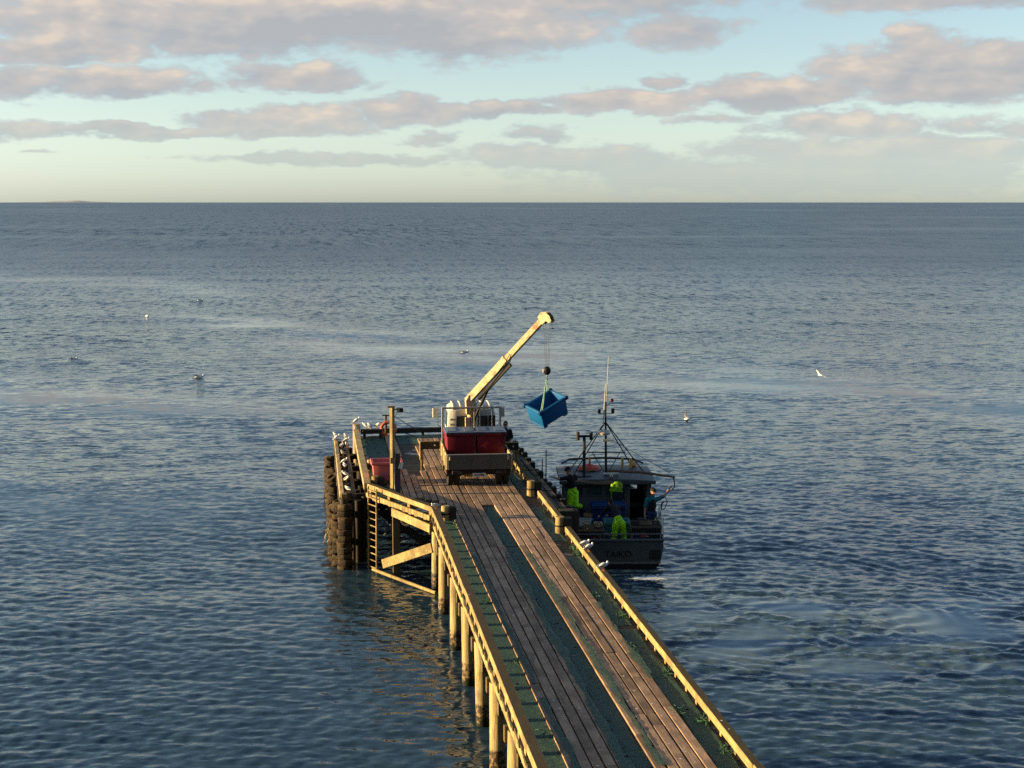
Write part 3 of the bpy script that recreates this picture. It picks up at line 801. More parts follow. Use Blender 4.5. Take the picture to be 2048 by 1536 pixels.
for z in (0.55, 1.5):
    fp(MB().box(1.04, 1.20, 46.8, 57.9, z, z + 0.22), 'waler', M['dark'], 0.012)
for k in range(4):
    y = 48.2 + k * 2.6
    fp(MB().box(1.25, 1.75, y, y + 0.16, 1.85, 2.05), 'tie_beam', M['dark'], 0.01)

def tyre_mesh(r=0.32, w=0.21, tread=True):
    prof = []
    half = w / 2; ri = r * 0.56
    for rr, h in ((ri, half * 0.75), (ri * 1.12, half), (r * 0.82, half * 1.02), (r * 0.95, half * 0.86), (r, half * 0.55), (r, 0.0), (r, -half * 0.55), (r * 0.95, -half * 0.86), (r * 0.82, -half * 1.02), (ri * 1.12, -half), (ri, -half * 0.75), (ri * 0.98, 0)):
        prof.append((rr, h))
    mb = MB(); mb.lathe(prof, 18, closed=True)
    return mb.mesh('tyre', M['old_rubber'], 0, True)
def tyre_tread_mat():
    m, S = base_mat('tyre_tread')
    pos = S.node('ShaderNodeTexCoord').outputs['Object']
    x, y, z = S.xyz(pos)
    ang = S.m('ARCTAN2', y, x)
    h = S.m('MULTIPLY', S.m('SINE', S.m('MULTIPLY_ADD', z, 55.0, S.m('MULTIPLY', ang, 26.0))), S.m('SINE', S.m('SUBTRACT', S.m('MULTIPLY', ang, 26.0), S.m('MULTIPLY', z, 55.0))))
    n = S.noise(pos, 7.0, 4.0, 0.65)
    rnd = S.node('ShaderNodeObjectInfo').outputs['Random']
    col = S.mix(S.ramp(n, 0.35, 0.7), rgb(0.020, 0.014, 0.009), rgb(0.085, 0.055, 0.028))
    col = S.v('SCALE', col, S.m('MULTIPLY_ADD', rnd, 0.8, 0.5))
    finish(S, col, 0.8, bump(S, h, 0.9, 0.012))
    return m
M['tread'] = tyre_tread_mat()
TY = [tyre_mesh(0.255, 0.205), tyre_mesh(0.235, 0.19), tyre_mesh(0.245, 0.22)]
for t in TY: t.materials[0] = M['tread']
def tyre_stack(x, y, z0, n, tilt, label, pitch=0.205):
    s = empty('tyre_stack', (x, y, 0.0), label=label, cat='tyre stack', group='tyre stacks hung along the fender wall')
    for k in range(n):
        o = link(bpy.data.objects.new('tyre', TY[rng.randrange(3)]), s)
        o.location = (rng.uniform(-0.03, 0.03), rng.uniform(-0.03, 0.03), z0 + pitch * k)
        o.rotation_euler = (rng.uniform(-1, 1) * tilt * 0.6, rng.uniform(-1, 1) * tilt - tilt * 0.4, rng.uniform(0, 6.28))
    g = MB(); g.tube([(0.34, 0.02, z0 - 0.1), (0.36, 0.0, 1.0), (0.33, -0.02, z0 + pitch * n + 0.1)], 0.018, 6); g.build('chain', M['dkgrey'], s)
    return s
tyre_stack(0.97, 46.32, -0.05, 11, 0.10, 'tall upright stack of worn tyres at the near end of the fender wall')
tyre_stack(0.80, 46.86, -0.02, 11, 0.35, 'tyre stack tucked behind the tall near-end stack of the fender wall')
ords = ('second', 'third', 'fourth', 'fifth', 'sixth', 'seventh', 'eighth', 'ninth', 'tenth', 'eleventh')
for k in range(10):
    tyre_stack(0.68 + rng.uniform(-0.05, 0.04), 47.25 + k * 1.02 + 0.25, 0.0 + rng.uniform(-0.1, 0.1), 9 + (k % 3 > 0), 0.55, f'{ords[k]} tyre stack from the near end, hung on the outside of the fender wall', 0.212)
g = MB(); g.tube([(0.95, 46.32, -2.0), (0.96, 46.32, 2.30)], [0.15, 0.13], 12)
o = fp(g, 'fender_pile', M['dark'], 0, True)
fp(MB().box(0.87, 1.07, 46.22, 46.46, 2.305, 2.46), 'pile_cap', M['post'], 0.02)
# frayed rope trailing from the tyres
g = MB()
for k in range(5):
    x, y, z = 0.58, 48.0 + k * 0.7, 1.2 - 0.2 * k
    p = [(x, y, max(z, 0.1))]
    for q in range(5): p.append((p[-1][0] + rng.uniform(-0.12, 0.04), p[-1][1] + rng.uniform(-0.1, 0.1), p[-1][2] - rng.uniform(0.05, 0.2)))
    g.tube(p, 0.014, 5)
tag(g.build('frayed_rope', M['rope']), 'frayed rope ends trailing from the hung tyres', 'rope')

# ladder at the splayed corner
ld = empty('ladder', (1.93, 45.93, 0.0), label='pale yellow ladder going down from the pier corner to the water', cat='ladder')
u = Vector((0.45, -0.893, 0)) * 0.27
off = Vector((-0.02, -0.03, 0)); lm = M['post']
for sgn in (-1, 1):
    g = MB(); g.beam(off + u * sgn + Vector((-0.05, 0, -0.3)), off + u * sgn + Vector((-0.02, 0, 2.72)), 0.035, 0.05, up=(0.9, 0.42, 0)); g.build('side_rail', lm, ld, 0.006)
for k in range(12):
    z = 0.05 + k * 0.232
    g = MB(); g.cyl(off - u + Vector((-0.035, 0, z)), off + u + Vector((-0.035, 0, z)), 0.018, seg=8); g.build('rung', lm, ld, 0, True)

# small tyre hung under the splayed edge
g = MB(); g.lathe([(0.13, 0.06), (0.17, 0.075), (0.215, 0.05), (0.215, -0.05), (0.17, -0.075), (0.13, -0.06)], 20, (0, 0, 0), 'y', closed=True)
o = g.build('slung_tyre', M['rubber'], None, 0, True); o.location = (2.93, 44.75, 1.88); o.rotation_euler = (0, 0, R(-30))
tag(o, 'small black tyre hanging under the splayed corner of the pier', 'tyre')
g = MB(); g.tube([(0, 0, 0.2), (0.02, 0.02, 0.34)], 0.012, 6); g.build('hanging_rope', M['rope'], o)

# lamp post
lp = empty('lamp_post', (2.56, 45.98, DZ), label='square timber lamp post with small floodlight on top near the pier corner', cat='lamp post')
o = MB().box(-0.062, 0.062, -0.062, 0.062, 0.003, 2.95).build('post', M['post'], lp, 0.008); o.rotation_euler = (0, 0, R(48))
MB().box(0.095, 0.25, -0.05, 0.06, 0.003, 1.42).build('steel_channel', M['dkgrey'], lp, 0.006)
MB().box(-0.16, 0.10, -0.05, 0.05, 2.953, 3.0).build('cross_arm', M['post'], lp, 0.005)
g = MB(); g.beam((0.06, 0, 2.88), (0.22, 0, 2.90), 0.04, 0.05); g.tube([(0.07, -0.07, 2.62), (0.12, -0.075, 2.7), (0.2, -0.06, 2.86)], 0.009, 6); g.build('lamp_bracket', M['galv'], lp)
fl = MB().box(0.16, 0.36, -0.09, 0.06, 2.80, 2.93).build('floodlight', M['rail_y'], lp, 0.012)
MB().box(0.25, 0.365, -0.105, -0.092, 2.81, 2.92).build('lens', M['black'], fl)
g = MB(); g.box(-0.075, 0.09, -0.085, -0.068, 1.10, 1.30); g.build('clamp_plate', M['post'], lp, 0.004)
g = MB(); g.tube([(0.045, -0.075, 1.1), (0.045, -0.078, 0.35), (0.08, -0.09, 0.12), (0.14, -0.12, 0.01)], 0.013, 6); g.build('conduit', M['white'], lp, 0, True)
o = MB().box(-0.08, 0.08, -0.006, 0.006, -0.11, 0.11).build('sign_plate', M['white'], lp, 0.004); o.location = (0.27, -0.02, 1.02); o.rotation_euler = (0, R(18), R(35))

# faded red fish bin standing on the deck
def plastic(name, c, rough=0.42, scuff=0.35, tint=None):
    m, S = base_mat(name)
    pos = S.node('ShaderNodeTexCoord').outputs['Object']
    n = S.noise(pos, 5.0, 5.0, 0.65); f = S.noise(S.v('MULTIPLY', pos, (1, 1, 3)), 22.0, 4.0, 0.7)
    col = S.mix(S.ramp(n, 0.35, 0.7, 0.0, 0.4), rgb(*c), rgb(*(k * 0.65 for k in c)))
    col = S.mix(S.ramp(f, 0.60, 0.76, 0.0, scuff), col, rgb(*(tint or (0.45, 0.42, 0.38))))
    finish(S, col, S.m('MULTIPLY_ADD', n, 0.3, rough - 0.12), bump(S, f, 0.12, 0.003))
    return m
M['pink_bin'] = plastic('faded_red_plastic', (0.50, 0.125, 0.125), 0.55, 0.25, (0.6, 0.35, 0.28))
M['red_bin'] = plastic('dark_red_plastic', (0.13, 0.008, 0.016), 0.45, 0.10, (0.25, 0.08, 0.06))
M['lid'] = plastic('blue_grey_lid_plastic', (0.085, 0.12, 0.19), 0.35, 0.3, (0.25, 0.28, 0.33))
M['blue_bin'] = plastic('blue_plastic', (0.007, 0.085, 0.24), 0.42, 0.6, (0.06, 0.32, 0.46))
M['deep_blue'] = plastic('deep_blue_plastic', (0.004, 0.035, 0.13), 0.30, 0.12, (0.08, 0.16, 0.28))
M['teal_bin'] = plastic('teal_plastic', (0.06, 0.19, 0.21), 0.4, 0.25)

def fish_bin(name, L, Wd, H, mat, lid=None, taper=0.06, open_top=True, legs=True, feet=None):
    root = empty(name)
    t = 0.045
    g = MB()
    def ring(sx, sy, z): return [(-sx, -sy, z), (sx, -sy, z), (sx, sy, z), (-sx, sy, z)]
    b0 = ring(L / 2 - taper, Wd / 2 - taper, 0.07); b1 = ring(L / 2, Wd / 2, H)
    i1 = ring(L / 2 - t, Wd / 2 - t, H); i0 = ring(L / 2 - taper - t, Wd / 2 - taper - t, 0.12)
    vs = b0 + b1 + i1 + i0; fs = [(3, 2, 1, 0), (12, 13, 14, 15)]
    for k in range(4):
        q = (k + 1) % 4
        fs += [(k, q, 4 + q, 4 + k), (4 + k, 4 + q, 8 + q, 8 + k), (8 + k, 8 + q, 12 + q, 12 + k)]
    g.add(vs, fs)
    body = g.build('bin_body', mat, root, 0.03, True, 2)
    g = MB()
    for (a, b, w) in (((-L / 2 - 0.03, -Wd / 2 - 0.02), (L / 2 + 0.03, -Wd / 2 - 0.02), 1), ((-L / 2 - 0.03, Wd / 2 + 0.02), (L / 2 + 0.03, Wd / 2 + 0.02), 1), ((-L / 2 - 0.02, -Wd / 2 + 0.01), (-L / 2 - 0.02, Wd / 2 - 0.01), 1), ((L / 2 + 0.02, -Wd / 2 + 0.01), (L / 2 + 0.02, Wd / 2 - 0.01), 1)):
        g.beam((a[0], a[1], H - 0.045), (b[0], b[1], H - 0.045), 0.05, 0.085)
    g.build('rim', mat, root, 0.012)
    for sx in (-1, 1):
        g = MB(); g.box(sx * (L / 2 - taper - 0.10) - 0.09, sx * (L / 2 - taper - 0.10) + 0.09, -Wd / 2 + taper + 0.02, Wd / 2 - taper - 0.02, 0.0, 0.068); g.build('skid', mat, root, 0.008)
    if lid:
        g = MB(); g.box(-L / 2 - 0.03, L / 2 + 0.03, -Wd / 2 - 0.04, Wd / 2 + 0.03, H + 0.004, H + 0.055); lo = g.build('lid', lid, root, 0.018, False, 2)
        for k in (-0.3, 0.3): MB().box(k * L - 0.16, k * L + 0.16, -Wd / 2 + 0.15, Wd / 2 - 0.15, H + 0.056, H + 0.072).build('lid_panel', lid, lo, 0.006)
        for sx in (-0.36, 0.36):
            g = MB(); g.box(sx * L - 0.03, sx * L + 0.03, -Wd / 2 - 0.075, -Wd / 2 - 0.046, H - 0.06, H + 0.05); g.build('latch', M['rubber'], root)
    return root
b = fish_bin('fish_bin', 1.0, 0.85, 0.74, M['pink_bin']); b.location = (2.47, 48.1, RZ + 0.012)
tag(b, 'faded pinkish red open fish bin standing on deck behind the lamp post', 'bin', 'fish bins')

# lifebuoy on its stand at the seaward end
ls = empty('lifebuoy_stand', (2.98, 58.02, DZ), label='slim post with cross bar and two long stays at the far end of the pier', cat='stand')
MB().box(-0.045, 0.045, -0.045, 0.045, 0.003, 0.86).build('post', M['post'], ls, 0.006)
MB().box(-0.16, 0.35, -0.03, 0.03, 0.863, 0.91).build('cross_bar', M['dark'], ls, 0.005)
for a, b_ in (((0.3, 0, 0.86), (1.62, 0, 0.02)), ((0.06, 0, 0.42), (1.15, -0.2, 0.02))):
    g = MB(); g.tube([a, b_], 0.014, 6); g.build('stay', M['dark'], ls)
def ring_mat():
    m, S = base_mat('lifebuoy_orange')
    x, y, z = S.xyz(S.node('ShaderNodeTexCoord').outputs['Object'])
    a = S.m('ARCTAN2', z, x)
    band = S.m('GREATER_THAN', S.m('COSINE', S.m('MULTIPLY', a, 4.0)), 0.93)
    finish(S, S.mix(band, rgb(0.58, 0.10, 0.04), rgb(0.6, 0.5, 0.42)), 0.5)
    return m
g = MB(); g.tube([(0.285 * math.cos(t * math.pi / 14), 0, 0.285 * math.sin(t * math.pi / 14)) for t in range(28)], 0.068, 10, closed=True)
lb = g.build('lifebuoy', ring_mat(), None, 0, True); lb.location = (3.06, 57.90, DZ + 0.33)
tag(lb, 'orange lifebuoy ring hung on the post at the far end of the pier', 'lifebuoy')
g = MB(); g.tube([(0.36 * math.cos(t * math.pi / 8), -0.02, 0.36 * math.sin(t * math.pi / 8)) for t in range(16)], 0.010, 5, closed=True); g.build('grab_line', M['rope'], lb)

# low bench and corner post
bn = empty('low_bench', (2.35, 57.6, DZ), label='low dark timber bench at the far left corner of the pier', cat='bench')
MB().box(-0.35, 0.45, -0.12, 0.12, 0.30, 0.38).build('seat', M['dark'], bn, 0.008)
for x in (-0.28, 0.38): MB().box(x - 0.05, x + 0.05, -0.1, 0.1, 0.004, 0.297).build('leg', M['dark'], bn, 0.006)
g = MB(); g.tube([(1.78, 58.55, -2.0), (1.78, 58.55, 2.86)], [0.17, 0.15], 12)
pp(g, 'corner_post', M['rail_guano'], 0, True)

# short timber barriers on either side of the truck
def barrier(x0, x1, y, h, label):
    b = empty('timber_barrier', ((x0 + x1) / 2, y, DZ), label=label, cat='barrier')
    w = (x1 - x0) / 2
    MB().box(-w, w, -0.07, 0.05, h - 0.26, h).build('beam', M['dark'], b, 0.01)
    for sx in (-1, 1):
        MB().box(sx * w - 0.045 - sx * 0.05, sx * w + 0.045 - sx * 0.05, 0.052, 0.15, 0.003, h - 0.01).build('leg', M['post'], b, 0.008)
    MB().box(-w - 0.04, -w - 0.003, -0.08, 0.09, 0.45, h + 0.012).build('end_board', M['post'], b, 0.006)
    MB().box(-w - 0.005, w, -0.08, 0.06, h + 0.002, h + 0.03).build('top_board', M['post'], b, 0.005)
    g = MB(); g.lathe([(0, -0.02), (0.03, -0.02), (0.03, 0), (0, 0)], 8, (0.05, -0.07, h - 0.12), 'y'); g.build('bolt', M['guano'], b)
barrier(3.80, 4.68, 50.02, 1.10, 'short dark timber barrier with pale legs left of the truck')
barrier(6.86, 7.36, 50.25, 0.95, 'short dark timber barrier on the kerb side right of the truck')

# pair of leaning poles at the fender
pl = empty('boat_ladder', (8.30, 49.9, 0.0), label='slim dark ladder rails standing up beside the boat-side fender', cat='ladder')
for a, b_ in (((0, 0, -0.6), (0.02, 0, 3.12)), ((-0.16, 0.1, -0.6), (-0.10, 0.1, 2.78))):
    g = MB(); g.beam(a, b_, 0.05, 0.06, up=(0, 1, 0), taper=0.6); g.build('side_rail', M['dark'], pl)
for k in range(9): g = MB(); g.cyl((0.0, 0.0, 0.1 + 0.26 * k), (-0.15, 0.1, 0.1 + 0.26 * k), 0.014, seg=6); g.build('rung', M['dark'], pl)

# ---------------------------------------------------------------- crane truck
TR = Vector((5.50, 46.62, RZ + 0.006))
truck = empty('crane_truck', TR, R(-1.8), label='white-cabbed flatbed truck with rusty cream crane boom parked on the pier', cat='truck')
M['cab'] = paint('cream_white_cab_paint', (0.46, 0.445, 0.40), 0.4, 0.25, (0.38, 0.31, 0.2))
M['boom'] = paint('rusty_cream_boom_paint', (0.42, 0.35, 0.21), 0.55, 0.5, (0.26, 0.17, 0.08), scale=4.0, rust=0.4)
M['boom2'] = paint('rusty_boom_section_paint', (0.40, 0.32, 0.185), 0.55, 0.55, (0.25, 0.15, 0.07), scale=5.0, rust=0.5)
M['tray'] = paint('weathered_tray_timber', (0.085, 0.078, 0.065), 0.7, 0.6, (0.07, 0.055, 0.04), scale=7.0)
M['tray_side'] = paint('tray_side_paint', (0.36, 0.30, 0.17), 0.6, 0.4, (0.28, 0.18, 0.08), scale=5.0, rust=0.3)
M['glass'] = plain('dark_window_glass', (0.035, 0.055, 0.055), 0.08)
M['chassis'] = plain('chassis_black', (0.018, 0.017, 0.016), 0.7)
M['tank'] = paint('tan_tank_paint', (0.42, 0.30, 0.14), 0.5, 0.4)
HW = 1.06
MB().box(-HW, HW, 0.06, 3.15, 0.64, 0.71).build('tray_floor', M['tray'], truck, 0.006)
tg = MB().box(-HW, HW, 0.0, 0.05, 0.62, 1.11).build('tailgate', M['tray'], truck, 0.008)
g = MB()
for x in (-1.02, -0.34, 0.34, 1.02): g.box(x - 0.025, x + 0.025, -0.022, -0.003, 0.63, 1.10)
g.build('tailgate_rib', M['tray'], tg, 0.003)
for x in (-0.98, 0.98): MB().box(x - 0.03, x + 0.03, -0.04, -0.024, 0.95, 1.08).build('tailgate_latch', M['bolt'], tg, 0.004)
for x in (-0.7, 0.0, 0.7): MB().box(x - 0.05, x + 0.05, -0.02, 0.03, 0.575, 0.617).build('tailgate_hinge', M['chassis'], tg, 0.004)
MB().box(-HW, HW, -0.012, 0.062, 1.112, 1.145).build('tailgate_top_rail', M['alu'], tg, 0.004)
for sx in (-1, 1):
    sb = MB().box(*sorted((sx * HW, sx * (HW + 0.045))), 0.02, 3.12, 0.62, 1.10).build('side_board', M['tray_side'], truck, 0.006)
    for k in range(4): MB().box(*sorted((sx * (HW + 0.047), sx * (HW + 0.08))), 0.12 + k * 0.9, 0.20 + k * 0.9, 0.58, 1.10).build('side_hinge', M['tray_side'], sb, 0.004)
hb = empty('headboard', parent=truck)
for x, r in ((-1.03, 0.035), (1.03, 0.035)): MB().box(x - r, x + r, 3.16, 3.23, 0.64, 2.22).build('headboard_post', M['alu'], hb, 0.008)
MB().box(-1.06, 1.06, 3.155, 3.235, 2.223, 2.285).build('headboard_top_bar', M['alu'], hb, 0.008)
for x in (0.10, 0.30, 0.74): MB().box(x - 0.018, x + 0.018, 3.18, 3.215, 1.2, 2.22).build('headboard_bar', M['alu'], hb, 0.004)
MB().box(-0.99, 0.99, 3.175, 3.215, 0.72, 1.18).build('headboard_panel', M['tray'], hb, 0.004)
# running gear
for sx in (-1, 1): MB().box(sx * 0.42 - 0.05, sx * 0.42 + 0.05, 0.15, 5.3, 0.44, 0.62).build('chassis_rail', M['chassis'], truck, 0.005)
MB().box(-0.9, 0.9, 0.08, 0.16, 0.46, 0.60).build('rear_crossmember', M['chassis'], truck, 0.006)
def wheel(x, y, r=0.37, w=0.19, side=1):
    e = empty('wheel', (x, y, r), parent=truck)
    ri = r * 0.58; h = w / 2
    g = MB(); g.lathe([(ri, h * 0.8), (ri * 1.15, h), (r * 0.9, h), (r, h * 0.7), (r, -h * 0.7), (r * 0.9, -h), (ri * 1.15, -h), (ri, -h * 0.8)], 24, (0, 0, 0), 'x', closed=True); g.build('tyre', M['rubber'], e, 0, True)
    g = MB(); g.lathe([(0.0, -h * 0.2), (ri * 0.5, -h * 0.2), (ri * 0.6, h * 0.35), (ri * 1.02, h * 0.5), (ri * 1.02, -h * 0.7), (0, -h * 0.7)], 20, (0, 0, 0), 'x'); g.build('rim', M['alu'], e, 0, True)
for x in (-0.95, -0.72, 0.72, 0.95): wheel(x, 0.68)
for x in (-0.80, 0.80): wheel(x, 4.45)
g = MB(); g.cyl((-0.95, 0.68, 0.37), (0.95, 0.68, 0.37), 0.06); g.ball((0, 0.68, 0.37), 0.16); g.build('rear_axle', M['chassis'], truck, 0, True)
for sx in (-1, 1):
    MB().box(sx * 0.83 - 0.24, sx * 0.83 + 0.24, 0.24, 0.262, 0.36, 0.63).build('mudflap', M['rubber'], truck)
    t = MB().box(sx * 0.74 - 0.17, sx * 0.74 + 0.17, 0.03, 0.075, 0.47, 0.57).build('tail_light_cluster', M['dkgrey'], truck, 0.008)
    MB().box(sx * 0.82 - 0.06, sx * 0.82 + 0.06, 0.012, 0.028, 0.49, 0.55).build('lens', plain('tail_lens', (0.06, 0.012, 0.01), 0.4), t)
g = MB(); g.lathe([(0.0, -0.02), (0.24, -0.02), (0.27, 0.02), (0.27, 0.13), (0.24, 0.16), (0, 0.16)], 20, (-0.20, 0.75, 0.30)); g.build('spare_tank', M['tank'], truck, 0, True)
g = MB(); g.cyl((-0.42, 0.5, 0.30), (-0.40, 0.5, 0.62), 0.05); g.build('exhaust', M['tank'], truck, 0, True)
pt = MB().box(-0.22, 0.22, 0.05, 0.062, 0.35, 0.49).build('number_plate', M['white'], truck, 0.003)
def text_mesh(txt, size, mat, parent, loc, rot, name='lettering', ext=0.004, xs=1.0):
    cu = bpy.data.curves.new(name, 'FONT'); cu.body = txt; cu.size = size; cu.extrude = ext; cu.align_x = 'CENTER'; cu.align_y = 'CENTER'
    tmp = bpy.data.objects.new('tmp_text', cu); COL.objects.link(tmp)
    bpy.context.view_layer.update()
    me = bpy.data.meshes.new_from_object(tmp.evaluated_get(bpy.context.evaluated_depsgraph_get()))
    bpy.data.objects.remove(tmp); bpy.data.curves.remove(cu)
    me.materials.clear(); me.materials.append(mat)
    o = link(bpy.data.objects.new(name, me), parent); o.location = loc; o.rotation_euler = rot; o.scale = (xs, 1, 1)
    return o
text_mesh('FLK308', 0.105, M['black'], pt, (0, 0.044, 0.42), (R(90), 0, 0), xs=1.0)

# cab
cab = empty('cab', (0.05, 0, 0), parent=truck)
def cab_shell():
    # rounded-box cab with slightly domed, ribbed roof
    g = MB(); N = 9; rows = []
    hw = 0.86
    prof = [(3.62, 0.62), (3.60, 1.45), (3.66, 2.10), (3.80, 2.24), (4.4, 2.28), (4.95, 2.24), (5.25, 2.02), (5.45, 1.35), (5.50, 0.62)]
    for y, z in prof:
        row = []
        for k in range(N + 1):
            t = -1 + 2 * k / N
            x = hw * math.copysign(abs(t) ** 0.8, t)
            drop = 0.10 * abs(t) ** 5 if z > 2.0 else 0.0
            inset = 0.04 if z > 1.9 and abs(t) > 0.99 else 0
            row.append((x * (1 - inset), y + (0.06 * abs(t) ** 6 if y < 4 else -0.08 * abs(t) ** 6), z - drop))
        rows.append(row)
    vs = [p for r in rows for p in r]; fs = []
    for i in range(len(rows) - 1):
        for k in range(N): fs.append((i * (N + 1) + k, i * (N + 1) + k + 1, (i + 1) * (N + 1) + k + 1, (i + 1) * (N + 1) + k))
    for k in (0, N): fs.append(tuple(i * (N + 1) + k for i in range(len(rows))))
    fs.append(tuple(range(N + 1)) + tuple((len(rows) - 1) * (N + 1) + k for k in range(N, -1, -1)))
    g.add(vs, fs)
    return g
cab_shell().build('cab_shell', M['cab'], cab, 0.0, True)
for k in range(6):
    x = -0.66 + 0.264 * k
    g = MB(); g.tube([(x, 3.68, 2.12), (x, 3.82, 2.245), (x, 4.4, 2.285), (x, 4.95, 2.245)], 0.035, 6); g.build('roof_rib', M['cab'], cab, 0, True)
for x0, x1 in ((-0.52, -0.12), (0.12, 0.52)):
    w = MB().box(x0, x1, 3.575, 3.60, 1.32, 1.86).build('rear_window', M['glass'], cab, 0.006)
    g = MB()
    for a, b_ in (((x0 - 0.02, 1.30), (x1 + 0.02, 1.30)), ((x0 - 0.02, 1.88), (x1 + 0.02, 1.88)), ((x0 - 0.02, 1.30), (x0 - 0.02, 1.88)), ((x1 + 0.02, 1.30), (x1 + 0.02, 1.88))):
        g.beam((a[0], 3.585, a[1]), (b_[0], 3.585, b_[1]), 0.03, 0.035, up=(0, 1, 0))
    g.build('window_seal', M['black'], w)
MB().box(0.60, 0.84, 3.50, 3.585, 0.75, 1.92).build('dark_opening', M['black'], cab, 0.02)  # black box set where the cab's door opening looks dark
for k in range(4): MB().box(-0.80 + 0.0, -0.60, 3.56, 3.60, 1.2 + 0.18 * k, 1.28 + 0.18 * k).build('vent_rib', M['cab'], cab, 0.01)
for sx in (-1, 1):
    MB().box(*sorted((sx * 0.865, sx * 0.88)), 4.15, 5.05, 1.40, 1.95).build('side_window', M['glass'], cab, 0.006)
    mr = empty('mirror', parent=cab)
    g = MB(); g.tube([(sx * 0.86, 5.0, 2.16), (sx * 1.10, 5.15, 2.14), (sx * 1.14, 5.16, 1.98), (sx * 1.13, 5.16, 1.35), (sx * 0.88, 5.1, 1.12)], 0.013, 6); g.build('mirror_arm', M['black'], mr, 0, True)
    MB().box(sx * 1.24 - 0.10, sx * 1.24 + 0.10, 5.10, 5.17, 1.62, 1.99).build('mirror_head', M['cab'], mr, 0.03, False, 2)

# crane: column behind the cab, boom slewed out over the boat
cr = empty('crane', (-TR.x, -TR.y, -TR.z), parent=truck)
truck_inv = Matrix.Translation(TR) @ Matrix.Rotation(R(-1.8), 4, 'Z')
cr.matrix_parent_inverse = truck_inv.inverted()
cr.location = (0, 0, 0)
EL = Vector((5.56, 50.15, 4.98)); TIP = Vector((7.90, 48.0, 8.02))
bd = (TIP - EL).normalized(); side = bd.cross(Vector((0, 0, 1))).normalized(); upv = side.cross(bd)
g = MB(); g.box(5.36, 5.86, 49.95, 50.35, 3.0, 3.35); g.cyl((5.62, 50.15, 3.3), (5.62, 50.15, 4.55), 0.13); g.build('crane_column', M['boom'], cr, 0.0, True)
MB().box(5.40, 5.56, 49.98, 50.12, 3.3, 4.35).build('valve_bank', M['boom2'], cr, 0.01)
g = MB(); g.cyl((5.80, 50.12, 3.25), (5.80, 50.12, 4.75), 0.055); g.build('hydraulic_post', M['cab'], cr, 0, True)
g = MB(); g.prism([(5.44, 4.45), (5.74, 4.45), (5.80, 4.80), (5.72, 5.12), (5.52, 5.16), (5.42, 4.95)], 50.0, 50.3); g.build('knuckle', M['boom'], cr, 0.015)
mid = EL + bd * 2.25
g = MB(); g.beam(EL - bd * 0.10, mid, 0.19, 0.265, up=upv); g.build('boom_section', M['boom'], cr, 0.015)
b2 = MB(); b2.beam(mid + bd * 0.003, TIP - bd * 0.05, 0.155, 0.21, up=upv); b2 = b2.build('boom_extension', M['boom2'], cr, 0.012)
g = MB(); g.beam(mid - bd * 0.12, mid + bd * 0.02, 0.215, 0.295, up=upv); g.build('boom_collar', M['boom'], cr, 0.01)
g = MB(); g.beam(EL + bd * 0.35 - upv * 0.25, mid - upv * 0.25, 0.11, 0.11, up=upv); g.cyl(Vector((5.66, 50.12, 4.1)), EL + bd * 1.0 - upv * 0.22, 0.055); g.build('lift_cylinder', M['chassis'], cr, 0, True)
for q in (-1, 1):
    g = MB(); g.tube([EL - Vector((0, 0.1, 0.5)) + side * (0.06 * q), EL + bd * 0.25 - upv * 0.26 + side * (0.08 * q), EL + bd * 1.0 - upv * 0.20 + side * (0.13 * q), mid + side * (0.13 * q) - upv * 0.1, mid + bd * 0.3 + side * (0.11 * q)], 0.013, 6); g.build('hydraulic_hose', M['black'], cr, 0, True)
g = MB()
hc = TIP + bd * 0.05
outl = [(-0.18, -0.15), (-0.14, 0.17), (0.08, 0.20), (0.22, 0.08), (0.26, -0.12), (0.20, -0.30), (0.08, -0.30), (0.02, -0.15)]
for sg in (-1, 1):
    a = hc + side * (sg * 0.115)
    n0 = len(outl); vs = [a + bd * p + upv * q for p, q in outl] + [a + side * (sg * -0.03) + bd * p + upv * q for p, q in outl]
    g.add(vs, [tuple(range(n0)), tuple(range(2 * n0 - 1, n0 - 1, -1))] + [(i, i + n0, (i + 1) % n0 + n0, (i + 1) % n0) for i in range(n0)])
hd = g.build('boom_head', M['boom'], cr, 0.006)
pc = hc + bd * 0.12 - upv * 0.05
g = MB(); g.cyl(pc - side * 0.07, pc + side * 0.07, 0.15, seg=18); g.build('sheave', M['black'], hd, 0, True)
HK = Vector((8.02, 47.98, 6.20))
g = MB()
for dx_, dy_ in ((-0.11, 0.03), (-0.05, -0.03), (0.06, 0.03), (0.11, -0.03)):
    g.tube([pc + Vector((dx_ * 1.2, dy_, -0.1)), HK + Vector((dx_ * 0.5, dy_ * 0.6, 0.18))], 0.006, 5)
g.build('hoist_wire', M['dkgrey'], cr)
g = MB(); g.ball(pc + Vector((0.17, 0, -0.40)), 0.03, 8, 6); g.tube([pc + Vector((0.15, 0, -0.1)), pc + Vector((0.17, 0, -0.40))], 0.004, 4); g.build('limit_weight', M['black'], cr, 0, True)
hk = MB(); hk.ball(HK + Vector((0, 0, 0.03)), (0.135, 0.11, 0.155), 14, 10); hko = hk.build('hook_block', M['black'], cr, 0, True)
g = MB(); g.cyl(HK + Vector((-0.14, 0, 0.03)), HK + Vector((-0.11, 0, 0.03)), 0.07); g.build('block_cheek', M['boom'], hko, 0, True)
hpts = [HK + Vector((0, 0, -0.10)), HK + Vector((0.0, 0, -0.17))] + [HK + Vector((0.045 * math.sin(t), 0, -0.215 + 0.045 * math.cos(t))) for t in (0.3, 0.9, 1.6, 2.4, 3.1, 3.8, 4.5)]
g = MB(); g.tube(hpts, 0.017, 6); g.build('hook', M['alu'], hko, 0, True)

